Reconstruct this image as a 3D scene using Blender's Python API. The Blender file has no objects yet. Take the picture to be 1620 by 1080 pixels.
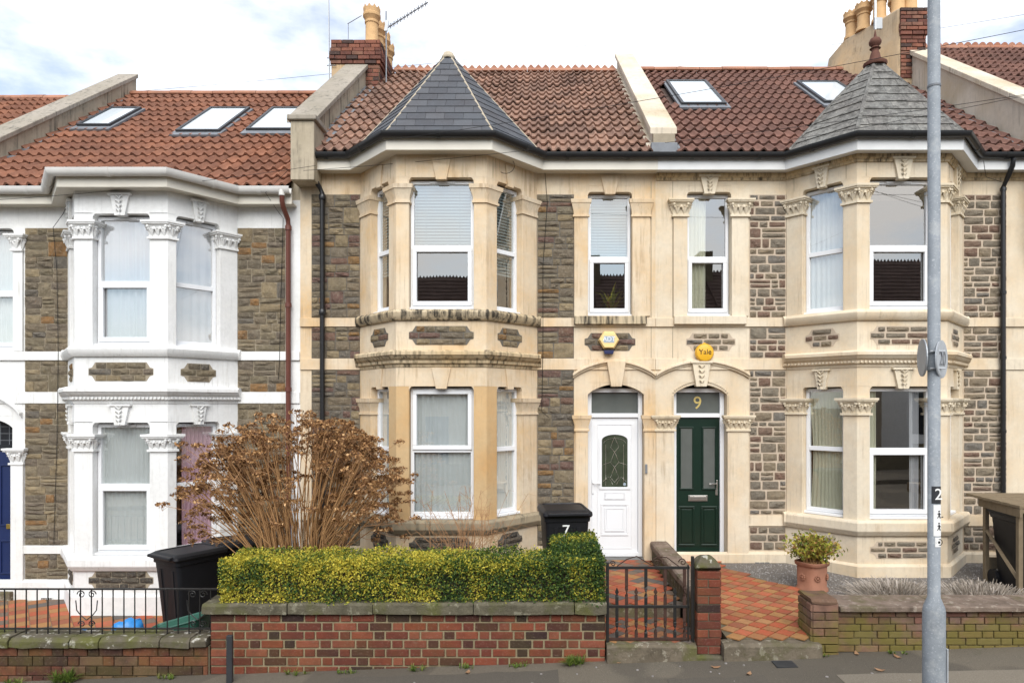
import bpy, bmesh, math, random
from mathutils import Vector, Matrix, noise
random.seed(11)
S = bpy.context.scene
COL = S.collection
R = math.radians

# ------------------------------------------------------------ camera, sky, sun, exposure
F, CXP, HYP, D0, ZC = 1080.0, 850.0, 640.0, 9.82, 2.18    # focal px, principal point, camera distance/height
cam = bpy.data.cameras.new('camera'); camo = bpy.data.objects.new('camera', cam); COL.objects.link(camo)
camo.location = (0, -D0, ZC); camo.rotation_euler = (R(90), 0, 0)
cam.sensor_width = 36; cam.lens = F/1620*36
cam.shift_x = -(CXP-810)/1620; cam.shift_y = (HYP-540)/1620
cam.clip_start = 0.05; cam.clip_end = 3000
S.camera = camo
def PX(px, Y): return (px-CXP)*(D0+Y)/F
def PZ(py, Y): return ZC+(HYP-py)*(D0+Y)/F

SUN_EL, SUN_ROT = 42, 176
W = bpy.data.worlds.new('World'); S.world = W; W.use_nodes = True
nt = W.node_tree; nt.nodes.clear()
wo = nt.nodes.new('ShaderNodeOutputWorld'); bg = nt.nodes.new('ShaderNodeBackground')
sky = nt.nodes.new('ShaderNodeTexSky'); sky.sky_type = 'NISHITA'; sky.sun_disc = False
sky.sun_elevation = R(SUN_EL); sky.sun_rotation = R(SUN_ROT); sky.dust_density = 2.0
tc = nt.nodes.new('ShaderNodeTexCoord'); mp = nt.nodes.new('ShaderNodeMapping'); mp.inputs['Scale'].default_value = (1, 1, 2.2)
mp.inputs['Location'].default_value = (0.35, 0.1, 0.2)
nz = nt.nodes.new('ShaderNodeTexNoise'); nz.inputs['Scale'].default_value = 2.3; nz.inputs['Detail'].default_value = 9; nz.inputs['Roughness'].default_value = 0.55
rp = nt.nodes.new('ShaderNodeValToRGB'); rp.color_ramp.elements[0].position = 0.43; rp.color_ramp.elements[1].position = 0.61
rp.color_ramp.elements[0].color = (.15, .15, .15, 1)
mx = nt.nodes.new('ShaderNodeMix'); mx.data_type = 'RGBA'
mx.inputs['B'].default_value = (6.9, 6.9, 6.95, 1)
sm = nt.nodes.new('ShaderNodeMix'); sm.data_type = 'RGBA'; sm.blend_type = 'MULTIPLY'; sm.inputs['Factor'].default_value = 1; sm.inputs['B'].default_value = (.60, .74, .86, 1)
for a, b in ((tc.outputs['Generated'], mp.inputs['Vector']), (mp.outputs['Vector'], nz.inputs['Vector']), (nz.outputs['Fac'], rp.inputs['Fac']),
             (rp.outputs['Color'], mx.inputs['Factor']), (sky.outputs['Color'], sm.inputs['A']), (sm.outputs['Result'], mx.inputs['A']), (mx.outputs['Result'], bg.inputs['Color']), (bg.outputs['Background'], wo.inputs['Surface'])):
    nt.links.new(a, b)
bg.inputs['Strength'].default_value = 0.1
sl = bpy.data.lights.new('sun', 'SUN'); sl.energy = 1.5; sl.angle = R(50); sl.color = (1, .96, .90)
so = bpy.data.objects.new('sun', sl); COL.objects.link(so)
so.rotation_euler = (R(90-SUN_EL), 0, R(180-SUN_ROT-0))
S.view_settings.view_transform = 'Standard'; S.view_settings.look = 'None'; S.view_settings.gamma = 1
S.view_settings.exposure = 1.3
S.render.engine = 'CYCLES'
S.cycles.max_bounces = 8; S.cycles.transparent_max_bounces = 12

# ------------------------------------------------------------ helpers
def wmat(o):
    m = o.matrix_basis.copy()
    return wmat(o.parent) @ o.matrix_parent_inverse @ m if o.parent else m
def link(name, data, parent=None, local=False):
    o = bpy.data.objects.new(name, data); COL.objects.link(o)
    if parent is not None:
        o.parent = parent
        if not local: o.matrix_parent_inverse = wmat(parent).inverted()
    return o
def tag(o, label=None, cat=None, group=None, kind=None):
    if label: o['label'] = label
    if cat: o['category'] = cat
    if group: o['group'] = group
    if kind: o['kind'] = kind
    return o
def empty(name, loc, label=None, cat=None, group=None, rz=0):
    o = link(name, None); o.location = loc; o.rotation_euler = (0, 0, rz); o.empty_display_size = .2
    return tag(o, label, cat, group)
IDT = lambda a, b, c: (a, b, c)
def offset_poly(poly, dists):
    n = len(poly); area = sum(poly[i][0]*poly[(i+1) % n][1]-poly[(i+1) % n][0]*poly[i][1] for i in range(n))
    sg = 1 if area > 0 else -1
    if not hasattr(dists, '__len__'): dists = [dists]*n
    L = []
    for i in range(n):
        p, q = poly[i], poly[(i+1) % n]; dx, dy = q[0]-p[0], q[1]-p[1]; l = math.hypot(dx, dy)
        nx, ny = sg*dy/l, -sg*dx/l
        L.append((nx, ny, nx*p[0]+ny*p[1]+dists[i]))
    out = []
    for i in range(n):
        a, b = L[i-1], L[i]; det = a[0]*b[1]-a[1]*b[0]
        if abs(det) < 1e-6: out.append((poly[i][0]+b[0]*dists[i], poly[i][1]+b[1]*dists[i]))
        else: out.append(((a[2]*b[1]-a[1]*b[2])/det, (a[0]*b[2]-a[2]*b[0])/det))
    return out
class MB:
    def __init__(s, T=None): s.v = []; s.f = []; s.T = T or IDT
    def add(s, vs, fs):
        o = len(s.v); s.v += [s.T(*p) for p in vs]; s.f += [tuple(i+o for i in f) for f in fs]; return s
    def box(s, a0, a1, b0, b1, c0, c1):
        return s.add([(a, b, c) for a in (a0, a1) for b in (b0, b1) for c in (c0, c1)],
                     [(0, 1, 3, 2), (4, 6, 7, 5), (0, 4, 5, 1), (2, 3, 7, 6), (0, 2, 6, 4), (1, 5, 7, 3)])
    def rings(s, rings, cap=True, closed=True):
        n = len(rings[0]); vs = [p for r in rings for p in r]; fs = []
        for k in range(len(rings)-1):
            for i in range(n if closed else n-1):
                j = (i+1) % n; fs.append((k*n+i, k*n+j, (k+1)*n+j, (k+1)*n+i))
        if cap: fs += [tuple(range(n)), tuple(range((len(rings)-1)*n, len(rings)*n))]
        return s.add(vs, fs)
    def plan(s, poly, z0, z1): return s.rings([[(x, y, z) for x, y in poly] for z in (z0, z1)])
    def face(s, poly, w0, w1): return s.rings([[(u, w, v) for u, v in poly] for w in (w0, w1)])
    def ringframe(s, u0, u1, v0, v1, t, w0, w1, tb=None):
        tb = t if tb is None else tb
        s.box(u0, u1, w0, w1, v1-t, v1); s.box(u0, u1, w0, w1, v0, v0+tb)
        s.box(u0, u0+t, w0, w1, v0+tb, v1-t); s.box(u1-t, u1, w0, w1, v0+tb, v1-t); return s
    def tube(s, pts, r, n=6, cap=True):
        pts = [Vector(p) for p in pts]; rr = r if hasattr(r, '__len__') else [r]*len(pts); rings = []
        for i, p in enumerate(pts):
            d = (pts[min(i+1, len(pts)-1)]-pts[max(i-1, 0)])
            d = d.normalized() if d.length > 1e-9 else Vector((0, 0, 1))
            a = d.cross(Vector((0, 0, 1)))
            if a.length < .05: a = d.cross(Vector((1, 0, 0)))
            a.normalize(); b = d.cross(a)
            rings.append([tuple(p+(a*math.cos(t)+b*math.sin(t))*rr[i]) for t in (2*math.pi*k/n for k in range(n))])
        return s.rings(rings, cap)
    def lathe(s, prof, cx=0, cy=0, n=20):
        return s.rings([[(cx+r*math.cos(2*math.pi*k/n), cy+r*math.sin(2*math.pi*k/n), z) for k in range(n)] for r, z in prof])
    def sweep(s, path, prof):
        n = len(path); nm = []
        for i in range(n-1):
            dx, dy = path[i+1][0]-path[i][0], path[i+1][1]-path[i][1]; l = math.hypot(dx, dy); nm.append((dy/l, -dx/l))
        rings = []
        for i in range(n):
            a = nm[max(i-1, 0)]; b = nm[min(i, n-2)]; k = 1+a[0]*b[0]+a[1]*b[1]; m = ((a[0]+b[0])/k, (a[1]+b[1])/k)
            rings.append([(path[i][0]+m[0]*w, path[i][1]+m[1]*w, z) for w, z in prof])
        return s.rings(rings)
    def blob(s, c, r, n=6, m=4):
        rx, ry, rz = r if hasattr(r, '__len__') else (r, r, r)
        rings = []
        for k in range(1, m):
            t = math.pi*k/m
            rings.append([(c[0]+rx*math.sin(t)*math.cos(2*math.pi*i/n), c[1]+ry*math.sin(t)*math.sin(2*math.pi*i/n), c[2]+rz*math.cos(t)) for i in range(n)])
        return s.rings(rings)
    def mesh(s, name, mat, smooth=None, recalc=True):
        me = bpy.data.meshes.new(name); me.from_pydata(s.v, [], s.f)
        if recalc:
            bm = bmesh.new(); bm.from_mesh(me); bmesh.ops.recalc_face_normals(bm, faces=bm.faces); bm.to_mesh(me); bm.free()
        if mat: me.materials.append(mat)
        if smooth is not None:
            me.shade_smooth()
            if smooth: me.set_sharp_from_angle(angle=R(smooth))
        return me
    def build(s, name, mat, parent=None, smooth=None, bevel=0, local=False, recalc=True, seg=2):
        o = link(name, s.mesh(name, mat, smooth, recalc), parent, local)
        if bevel:
            m = o.modifiers.new('bevel', 'BEVEL'); m.width = bevel; m.segments = seg; m.limit_method = 'ANGLE'; m.angle_limit = R(35)
            if smooth is None: o.data.shade_smooth(); m.harden_normals = True
        return o
def faceT(p0, p1):
    dx, dy = p1[0]-p0[0], p1[1]-p0[1]; l = math.hypot(dx, dy); dx /= l; dy /= l
    T = lambda u, w, v: (p0[0]+dx*u+dy*w, p0[1]+dy*u-dx*w, v)
    return T, l, math.atan2(dy, dx)
WALLT = lambda u, w, v: (u, -w, v)

# ------------------------------------------------------------ materials
class NB:
    """small node builder"""
    def __init__(s, name):
        s.m = bpy.data.materials.new(name); s.m.use_nodes = True; s.t = s.m.node_tree
        s.b = s.t.nodes['Principled BSDF']; s.out = s.t.nodes['Material Output']
        s.pos = s.n('ShaderNodeNewGeometry').outputs['Position']
    def n(s, t, **k):
        x = s.t.nodes.new(t)
        for a, v in k.items(): setattr(x, a, v)
        return x
    def l(s, a, b): s.t.links.new(a, b)
    def noise(s, scale, detail=5, rough=.55, vec=None, stretch=None):
        v = vec or s.pos
        if stretch:
            mp = s.n('ShaderNodeMapping'); mp.inputs['Scale'].default_value = stretch; s.l(v, mp.inputs['Vector']); v = mp.outputs['Vector']
        x = s.n('ShaderNodeTexNoise'); x.inputs['Scale'].default_value = scale; x.inputs['Detail'].default_value = detail; x.inputs['Roughness'].default_value = rough
        s.l(v, x.inputs['Vector']); return x.outputs['Fac']
    def ramp(s, fac, stops, interp='LINEAR'):
        x = s.n('ShaderNodeValToRGB'); cr = x.color_ramp; cr.interpolation = interp
        while len(cr.elements) < len(stops): cr.elements.new(.5)
        for e, (p, c) in zip(cr.elements, stops):
            e.position = p; e.color = (c, c, c, 1) if not hasattr(c, '__len__') else (*c, 1)
        s.l(fac, x.inputs['Fac']); return x.outputs['Color']
    def mix(s, fac, a, b, mode='MIX'):
        x = s.n('ShaderNodeMix', data_type='RGBA', blend_type=mode)
        for sock, v in ((x.inputs['Factor'], fac), (x.inputs['A'], a), (x.inputs['B'], b)):
            if hasattr(v, 'is_output'): s.l(v, sock)
            elif hasattr(v, '__len__'): sock.default_value = (*v, 1)
            else: sock.default_value = v
        return x.outputs['Result']
    def rand(s): return s.n('ShaderNodeObjectInfo').outputs['Random']
    def island(s): return s.n('ShaderNodeNewGeometry').outputs['Random Per Island']
    def bump(s, h, strength=.4, dist=.01):
        x = s.n('ShaderNodeBump'); x.inputs['Strength'].default_value = strength; x.inputs['Distance'].default_value = dist
        s.l(h, x.inputs['Height']); s.l(x.outputs['Normal'], s.b.inputs['Normal'])
    def done(s, col, rough=.85, spec=.3, metal=0):
        if hasattr(col, 'is_output'): s.l(col, s.b.inputs['Base Color'])
        else: s.b.inputs['Base Color'].default_value = (*col, 1)
        s.b.inputs['Roughness'].default_value = rough; s.b.inputs['Specular IOR Level'].default_value = spec; s.b.inputs['Metallic'].default_value = metal
        return s.m
def C(r, g, b):       # sRGB 0..255 -> linear
    return tuple(((c/255)/12.92 if c/255 <= .04045 else ((c/255+.055)/1.055)**2.4) for c in (r, g, b))
M = {}
def plain(name, col, rough=.6, spec=.4, metal=0, var=.12, scale=6, bump=0, bscale=60):
    b = NB(name); f = b.noise(scale, 6)
    c = b.mix(f, tuple(x*(1-var) for x in col), tuple(min(1, x*(1+var)) for x in col))
    if bump: b.bump(b.noise(bscale, 4), bump, .004)
    M[name] = b.done(c, rough, spec, metal); return M[name]
def dressed(name, base, warm, dirt=.5, dirtcol=(.05, .045, .035), lo=.55, spl=.42):
    """bath stone: warm patches, fine grain, vertical rain streaks"""
    b = NB(name)
    c = b.mix(b.ramp(b.noise(1.3, 5, .6), [(.40, 0), (.68, 1)]), base, warm)
    c = b.mix(b.ramp(b.noise(16, 6, .7), [(.35, 0), (.75, .5)]), c, tuple(x*.72 for x in base))
    c = b.mix(b.ramp(b.noise(.9, 3), [(.45, 0), (.7, .35)]), c, tuple(min(1, x*1.25) for x in base))
    st = b.noise(5, 6, .65, stretch=(3.2, 3.2, .22))
    sp = b.ramp(b.noise(3, 4), [(spl, 0), (spl+.22, 1)])
    c = b.mix(b.mix(1.0, b.ramp(st, [(lo, 0), (lo+.16, dirt)]), sp, 'MULTIPLY'), c, dirtcol)
    s2 = b.noise(8, 6, .7, stretch=(4.5, 4.5, .16)); g2 = b.ramp(b.noise(1.7, 4, .6), [(.46, 0), (.66, 1)])
    c = b.mix(b.mix(1.0, b.ramp(s2, [(.55, 0), (.70, min(.75, dirt*1.1))]), g2, 'MULTIPLY'), c, tuple(x*.42 for x in dirtcol))
    c = b.mix(b.ramp(b.noise(90, 3, .6), [(.66, 0), (.74, .35)]), c, tuple(x*.5 for x in base))
    b.bump(b.noise(70, 5, .7), .35, .004)
    M[name] = b.done(c, .92, .15); return M[name]
dressed('bath_stone', (.63, .53, .395), (.60, .40, .20), .6, (.31, .20, .11), .50)
dressed('bath_stone_orange', (.52, .37, .205), (.52, .30, .12), .35, (.3, .19, .09), .56)
dressed('bath_stone_pale', (.65, .568, .442), (.60, .45, .28), .5, (.30, .22, .14), .52)
dressed('stained_sill', (.50, .41, .28), (.48, .36, .2), .95, (.035, .032, .028), .43, .28)
dressed('cornice_stone', (.52, .42, .28), (.52, .37, .19), .9, (.05, .04, .03), .46, .33)
dressed('rough_sill', (.34, .28, .19), (.22, .19, .14), .9, (.05, .05, .04), .47)
dressed('carved_stone', (.66, .58, .45), (.6, .49, .33), .5, (.2, .16, .1), .52)
dressed('white_paint', (.72, .72, .71), (.67, .665, .64), .45, (.40, .38, .33), .54)
dressed('parapet_render', (.44, .375, .28), (.33, .28, .2), .8, (.06, .055, .045), .45)
dressed('parapet_pale', (.60, .53, .43), (.45, .36, .24), .5, (.12, .1, .07), .52)
dressed('old_coping', (.34, .30, .25), (.26, .23, .18), .7, (.06, .06, .05), .48)
dressed('chimney_render', (.44, .34, .23), (.5, .33, .17), .6, (.1, .08, .05), .5)
def rubble_mat(name, cols, dark=.5):
    b = NB(name); r = b.rand()
    n = len(cols); c = b.ramp(r, [(i/n, k) for i, k in enumerate(cols)], 'CONSTANT')
    c = b.mix(b.ramp(b.noise(9, 7, .7), [(.36, .0), (.78, .7)]), c, (.06, .05, .04))
    c = b.mix(b.ramp(b.noise(34, 6, .75), [(.5, 0), (.72, .55)]), c, (.33, .28, .21))
    c = b.mix(b.ramp(b.noise(22, 5), [(.6, 0), (.8, .3)]), c, (.26, .15, .06))
    b.bump(b.noise(30, 9, .8), 1, .02)
    M[name] = b.done(c, .95, .1); return M[name]
BR = [(.19, .155, .105), (.23, .185, .12), (.16, .132, .097), (.25, .195, .118), (.20, .16, .11), (.14, .125, .105), (.28, .22, .135), (.17, .14, .10)]
rubble_mat('rubble_a', BR+[(.17, .10, .075), (.24, .14, .06), (.18, .15, .11), (.15, .09, .075), (.2, .17, .12)])
rubble_mat('rubble_b', [(.21, .178, .135), (.24, .20, .145), (.19, .165, .13), (.26, .21, .145), (.22, .185, .14), (.18, .165, .145), (.19, .12, .09), (.22, .19, .15), (.25, .2, .14), (.2, .135, .10), (.23, .2, .155)])
rubble_mat('rubble_c', BR+[(.2, .16, .11), (.22, .18, .12), (.16, .13, .10), (.18, .15, .1), (.21, .17, .11), (.15, .125, .09), (.25, .14, .06), (.19, .155, .11)])
rubble_mat('rubble_dark', [(.075, .068, .06), (.09, .08, .065), (.06, .055, .05), (.11, .09, .07)])
plain('mortar_dark', (.14, .125, .105), .95, .1, var=.35, scale=14, bump=.6)
plain('mortar_pale', (.47, .385, .295), .95, .1, var=.2, scale=10, bump=.7)
plain('mortar_mid', (.30, .255, .19), .95, .1, var=.25, scale=10, bump=.6)
plain('upvc', (.72, .73, .745), .35, .5, var=.03, scale=3)
plain('fascia_grey', (.60, .60, .59), .5, .4, var=.12, scale=5)
plain('upvc_cream', (.60, .56, .48), .5, .4, var=.10, scale=4)
plain('gutter_white', (.60, .585, .555), .5, .4, var=.12, scale=5)
plain('gutter_black', (.012, .012, .013), .35, .5, var=.3, scale=5)
plain('pipe_brown', (.12, .038, .026), .45, .4, var=.2, scale=5)
plain('lead', (.16, .17, .185), .55, .4, var=.35, scale=8, bump=.3)
plain('dark_metal', (.03, .032, .036), .45, .5, var=.3)
plain('galvanised', (.33, .35, .37), .5, .5, .35, var=.28, scale=9)
plain('galvanised_light', (.42, .44, .46), .55, .5, .3, var=.3, scale=14)
plain('interior', (.16, .14, .12), .9, .1)
plain('curtain_white', (.62, .64, .64), .9, .1, var=.05)
plain('curtain_cream', (.60, .58, .45), .9, .1, var=.06)
plain('curtain_pink', (.70, .45, .53), .9, .1, var=.06)
plain('curtain_grey', (.52, .51, .53), .9, .1, var=.06)
plain('blind_slat', (.24, .28, .275), .6, .3, var=.04)
plain('door_green', (.004, .018, .011), .3, .5, var=.2)
plain('door_blue', (.008, .018, .075), .35, .5, var=.2)
plain('chrome', (.6, .58, .55), .2, .5, .9, var=.05)
plain('brass', (.5, .34, .09), .3, .5, .9, var=.1)
plain('black_plastic', (.010, .010, .012), .5, .28, var=.3, scale=7, bump=.15, bscale=200)
plain('yellow_plastic', (.70, .38, .02), .35, .5, var=.06)
plain('cream_plastic', (.76, .56, .24), .4, .5, var=.06)
plain('navy_plastic', (.01, .015, .07), .35, .5)
plain('print_white', (.78, .78, .76), .5, .3, var=.08, scale=30)
plain('print_black', (.01, .01, .012), .6, .3)
plain('print_gold', (.55, .42, .14), .4, .5)
plain('print_grey', (.30, .36, .42), .5, .3)
plain('terracotta', (.30, .14, .088), .8, .25, var=.28, scale=9, bump=.4)
plain('pot_buff', (.52, .33, .165), .85, .2, var=.22, scale=12, bump=.3)
plain('finial_red', (.12, .055, .04), .85, .2, var=.4, scale=14, bump=.4)
plain('iron_black', (.014, .013, .012), .5, .4, var=.5, scale=20)
plain('iron_rust', (.05, .026, .019), .75, .25, var=.6, scale=22, bump=.5)
plain('wood_grey', (.19, .145, .092), .85, .2, var=.3, scale=12, bump=.4)
plain('bag_blue', (.03, .24, .62), .35, .5, var=.2, scale=8)
plain('tub_green', (.03, .105, .075), .45, .4, var=.2)
plain('soil', (.05, .04, .03), .95, .1, var=.4, scale=20, bump=.8)
plain('stem_brown', (.36, .20, .088), .8, .2, var=.4, scale=14)
plain('stem_tan', (.36, .20, .10), .8, .2, var=.4, scale=14)
plain('cable_black', (.01, .01, .011), .6, .3)
plain('aerial_metal', (.25, .26, .27), .4, .5, .6)
plain('mortar_hip', (.42, .36, .27), .9, .1, var=.25, scale=15, bump=.5)
plain('opposite_wall', (.30, .25, .19), .9, .1, var=.3, scale=4)
plain('opposite_roof', (.10, .07, .06), .9, .1, var=.6, scale=3)
plain('dark_glass', (.02, .022, .026), .05, .6)
plain('door_glass', (.045, .055, .035), .12, .6, var=.6, scale=7)  # mottled green base colour paints in the reflected grass
plain('frost_glass', (.10, .108, .10), .22, .55, var=.15, scale=9)
plain('velux_glass', (.55, .6, .63), .06, .9, var=.04)
plain('plinth_grey', (.16, .16, .155), .9, .1, var=.3, scale=10, bump=.4)
def glass(name, refl, tint=(.9, .93, .93)):
    b = NB(name); t = b.t
    tr = b.n('ShaderNodeBsdfTransparent'); tr.inputs['Color'].default_value = (*tint, 1)
    gl = b.n('ShaderNodeBsdfGlossy'); gl.inputs['Roughness'].default_value = .004; gl.inputs['Color'].default_value = (1, .97, .93, 1)
    lw = b.n('ShaderNodeLayerWeight'); lw.inputs['Blend'].default_value = .5     # Schlick: same from both sides of the pane
    pw = b.n('ShaderNodeMath', operation='POWER'); b.l(lw.outputs['Facing'], pw.inputs[0]); pw.inputs[1].default_value = 4
    ma = b.n('ShaderNodeMath', operation='MULTIPLY_ADD'); ma.inputs[1].default_value = .85; ma.inputs[2].default_value = refl; b.l(pw.outputs['Value'], ma.inputs[0])
    ms = b.n('ShaderNodeMixShader')
    # very slight waviness of old double glazing
    bp = b.n('ShaderNodeBump'); bp.inputs['Strength'].default_value = .008; bp.inputs['Distance'].default_value = .02
    b.l(b.noise(3.5, 1), bp.inputs['Height']); b.l(bp.outputs['Normal'], gl.inputs['Normal'])
    b.l(ma.outputs['Value'], ms.inputs['Fac']); b.l(tr.outputs['BSDF'], ms.inputs[1]); b.l(gl.outputs['BSDF'], ms.inputs[2])
    b.l(ms.outputs['Shader'], b.out.inputs['Surface']); b.t.nodes.remove(b.b); M[name] = b.m
glass('glass', .31)
def tile_mat(name, a, b_, lich, lichamt, soot=.4, mott=0):
    b = NB(name); r = b.rand()
    c = b.mix(r, a, b_)
    c = b.mix(b.ramp(b.noise(2.2, 5), [(.4, 0), (.75, soot)]), c, (.06, .04, .035))
    c = b.mix(b.ramp(b.noise(26, 6, .75), [(.5, 0), (.72, lichamt)]), c, lich)
    if mott: c = b.mix(b.ramp(b.noise(mott, 7, .75), [(.47, 0), (.60, .85)]), c, (.075, .072, .066))
    b.bump(b.noise(60, 5, .7), .5, .006)
    M[name] = b.done(c, .9, .15)
tile_mat('tile_pink', (.31, .18, .128), (.195, .113, .085), (.40, .29, .21), .6, .65)
tile_mat('tile_orange', (.285, .128, .078), (.2, .09, .058), (.33, .2, .13), .35, .5)
tile_mat('tile_brown', (.205, .105, .08), (.14, .073, .058), (.3, .2, .14), .35, .5)
tile_mat('ridge_tile', (.40, .2, .13), (.30, .13, .08), (.3, .24, .18), .5, .4)
tile_mat('slate', (.105, .11, .12), (.075, .08, .09), (.13, .14, .15), .3, .3)
tile_mat('slate_old', (.21, .205, .19), (.15, .148, .14), (.34, .325, .29), .9, .5, 11)
def brick_mat(name, cols, moss=0, soot=.5, base_moss=False):
    b = NB(name); n = len(cols)
    c = b.ramp(b.rand(), [(i/n, k) for i, k in enumerate(cols)], 'CONSTANT')
    c = b.mix(b.ramp(b.noise(7, 6, .65), [(.45, 0), (.72, soot)]), c, (.03, .024, .02))
    c = b.mix(b.ramp(b.noise(45, 5, .7), [(.55, 0), (.8, .4)]), c, (.34, .26, .2))
    if moss:
        mf = b.noise(2.4, 6, .6)
        if base_moss:      # moss creeps up from the damp foot of the wall
            sx = b.n('ShaderNodeSeparateXYZ'); b.l(b.pos, sx.inputs[0]); mr = b.n('ShaderNodeMapRange'); b.l(sx.outputs['Z'], mr.inputs['Value'])
            for k_, v_ in zip(('From Min', 'From Max', 'To Min', 'To Max'), (-.25, .2, .11, -.10)): mr.inputs[k_].default_value = v_
            ad = b.n('ShaderNodeMath', operation='ADD'); b.l(mf, ad.inputs[0]); b.l(mr.outputs[0], ad.inputs[1]); mf = ad.outputs[0]
        c = b.mix(b.ramp(mf, [(.42, 0), (.58, moss)]), c, (.15, .135, .028))
    b.bump(b.noise(60, 6, .7), .8, .006)
    M[name] = b.done(c, .93, .12)
RED = [(.22, .066, .04), (.18, .056, .036), (.24, .078, .046), (.15, .05, .036), (.20, .07, .046), (.19, .06, .038), (.085, .04, .032), (.25, .09, .056), (.17, .055, .038), (.21, .075, .05), (.14, .05, .036), (.05, .032, .03)]
brick_mat('brick_red', [(r*.84, g*.76, b_*.74) for r, g, b_ in RED], .10, .4)
brick_mat('brick_old', [(r*.8, g*.72, b_*.7) for r, g, b_ in [(.17, .07, .045), (.12, .052, .038), (.20, .085, .05), (.09, .05, .04), (.07, .045, .035), (.16, .1, .07)]], .22, .75)
brick_mat('brick_mossy', [(.20, .10, .075), (.17, .085, .065), (.22, .125, .09), (.15, .09, .06), (.19, .12, .09)], .7, .5, True)
brick_mat('brick_chimney', [(.18, .075, .055), (.13, .055, .042), (.22, .09, .06), (.07, .045, .04), (.2, .1, .07)], 0, .6)
plain('brick_joint', (.27, .225, .14), .95, .1, var=.4, scale=9, bump=.6)
plain('brick_joint_old', (.13, .11, .075), .95, .1, var=.5, scale=9, bump=.6)
def coping_mat(name, a, lich, moss):
    b = NB(name)
    c = b.mix(b.ramp(b.noise(6, 6, .7), [(.3, 0), (.7, 1)]), a, tuple(x*.45 for x in a))
    c = b.mix(b.ramp(b.noise(13, 4, .6), [(.58, 0), (.64, .8)]), c, lich)
    c = b.mix(b.ramp(b.noise(3, 6, .6), [(.5, 0), (.68, moss)]), c, (.12, .125, .03))
    b.bump(b.noise(24, 8, .75), 1, .015); M[name] = b.done(c, .95, .1)
coping_mat('coping_lichen', (.15, .13, .095), (.50, .48, .42), .7)
coping_mat('coping_green', (.145, .13, .09), (.22, .205, .15), .6)
coping_mat('coping_slab', (.25, .19, .15), (.32, .27, .22), .35)
coping_mat('step_stone', (.20, .165, .12), (.3, .27, .21), .55)
def floor_tile_mat(name, cols):
    b = NB(name); n = len(cols)
    c = b.ramp(b.rand(), [(i/n, k) for i, k in enumerate(cols)], 'CONSTANT')
    c = b.mix(b.ramp(b.noise(14, 6, .7), [(.45, 0), (.75, .6)]), c, (.17, .11, .05))
    c = b.mix(b.ramp(b.noise(2, 4), [(.5, 0), (.75, .3)]), c, (.08, .06, .04))
    b.bump(b.noise(50, 5), .3, .003); M[name] = b.done(c, .75, .25)
floor_tile_mat('floor_red', [(.36, .085, .04), (.30, .075, .04), (.40, .11, .055), (.28, .09, .05)])
floor_tile_mat('floor_buff', [(.34, .17, .065), (.30, .13, .055), (.36, .18, .08), (.29, .135, .065)])
floor_tile_mat('floor_grey', [(.10, .09, .085), (.12, .1, .09), (.15, .11, .085)])
b = NB('asphalt'); c = b.mix(b.ramp(b.noise(160, 3, .7), [(.35, 0), (.7, 1)]), (.09, .078, .06), (.20, .172, .134))
c = b.mix(b.ramp(b.noise(1.6, 5, .6), [(.4, 0), (.7, .5)]), c, (.16, .135, .10))
c = b.mix(b.ramp(b.noise(5, 6, .7), [(.62, 0), (.8, .6)]), c, (.05, .055, .025))
c = b.mix(b.ramp(b.noise(38, 3, .6), [(.66, 0), (.72, .7)]), c, (.26, .23, .19))
c = b.mix(b.ramp(b.noise(.7, 2, .4), [(.50, 0), (.52, .35)]), c, (.05, .045, .04))
b.bump(b.noise(220, 3), .8, .006); M['asphalt'] = b.done(c, .95, .15)
b = NB('gravel'); c = b.mix(b.ramp(b.noise(120, 3, .8), [(.35, 0), (.65, 1)]), (.06, .052, .045), (.34, .31, .28))
b.bump(b.noise(120, 4), 1, .02); M['gravel'] = b.done(c, .95, .1)
plain('pebble', (.27, .25, .235), .8, .2, var=.8, scale=60)
def leaf_mat(name, stops, scale, trans=.25, patch=.35, rough=.6, xgrad=None):
    b = NB(name); isl = b.island(); nf = b.noise(scale, 4, .6)
    if xgrad:      # the bush grows greener towards one end
        sx = b.n('ShaderNodeSeparateXYZ'); b.l(b.pos, sx.inputs[0]); mr = b.n('ShaderNodeMapRange'); b.l(sx.outputs['X'], mr.inputs['Value'])
        for k_, v_ in zip(('From Min', 'From Max', 'To Min', 'To Max'), xgrad): mr.inputs[k_].default_value = v_
        ad = b.n('ShaderNodeMath', operation='ADD'); b.l(nf, ad.inputs[0]); b.l(mr.outputs[0], ad.inputs[1]); nf = ad.outputs[0]
    pz = b.ramp(nf, [(.36, 0), (.64, 1)])
    m1 = b.n('ShaderNodeMath', operation='MULTIPLY'); b.l(isl, m1.inputs[0]); m1.inputs[1].default_value = 1-patch
    m2 = b.n('ShaderNodeMath', operation='MULTIPLY_ADD'); b.l(pz, m2.inputs[0]); m2.inputs[1].default_value = patch; b.l(m1.outputs[0], m2.inputs[2])
    c = b.ramp(m2.outputs[0], stops); b.done(c, rough, .3)
    tl = b.n('ShaderNodeBsdfTranslucent'); b.l(c, tl.inputs['Color']); ms = b.n('ShaderNodeMixShader'); ms.inputs['Fac'].default_value = trans
    b.l(b.b.outputs['BSDF'], ms.inputs[1]); b.l(tl.outputs['BSDF'], ms.inputs[2]); b.l(ms.outputs['Shader'], b.out.inputs['Surface']); M[name] = b.m
leaf_mat('hedge_leaf', [(.0, (.014, .034, .009)), (.30, (.034, .075, .015)), (.45, (.08, .135, .02)), (.59, (.32, .30, .034)), (1, (.66, .53, .065))], 2.6, .2, .48, xgrad=(-1.2, .5, .05, -.11))
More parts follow.
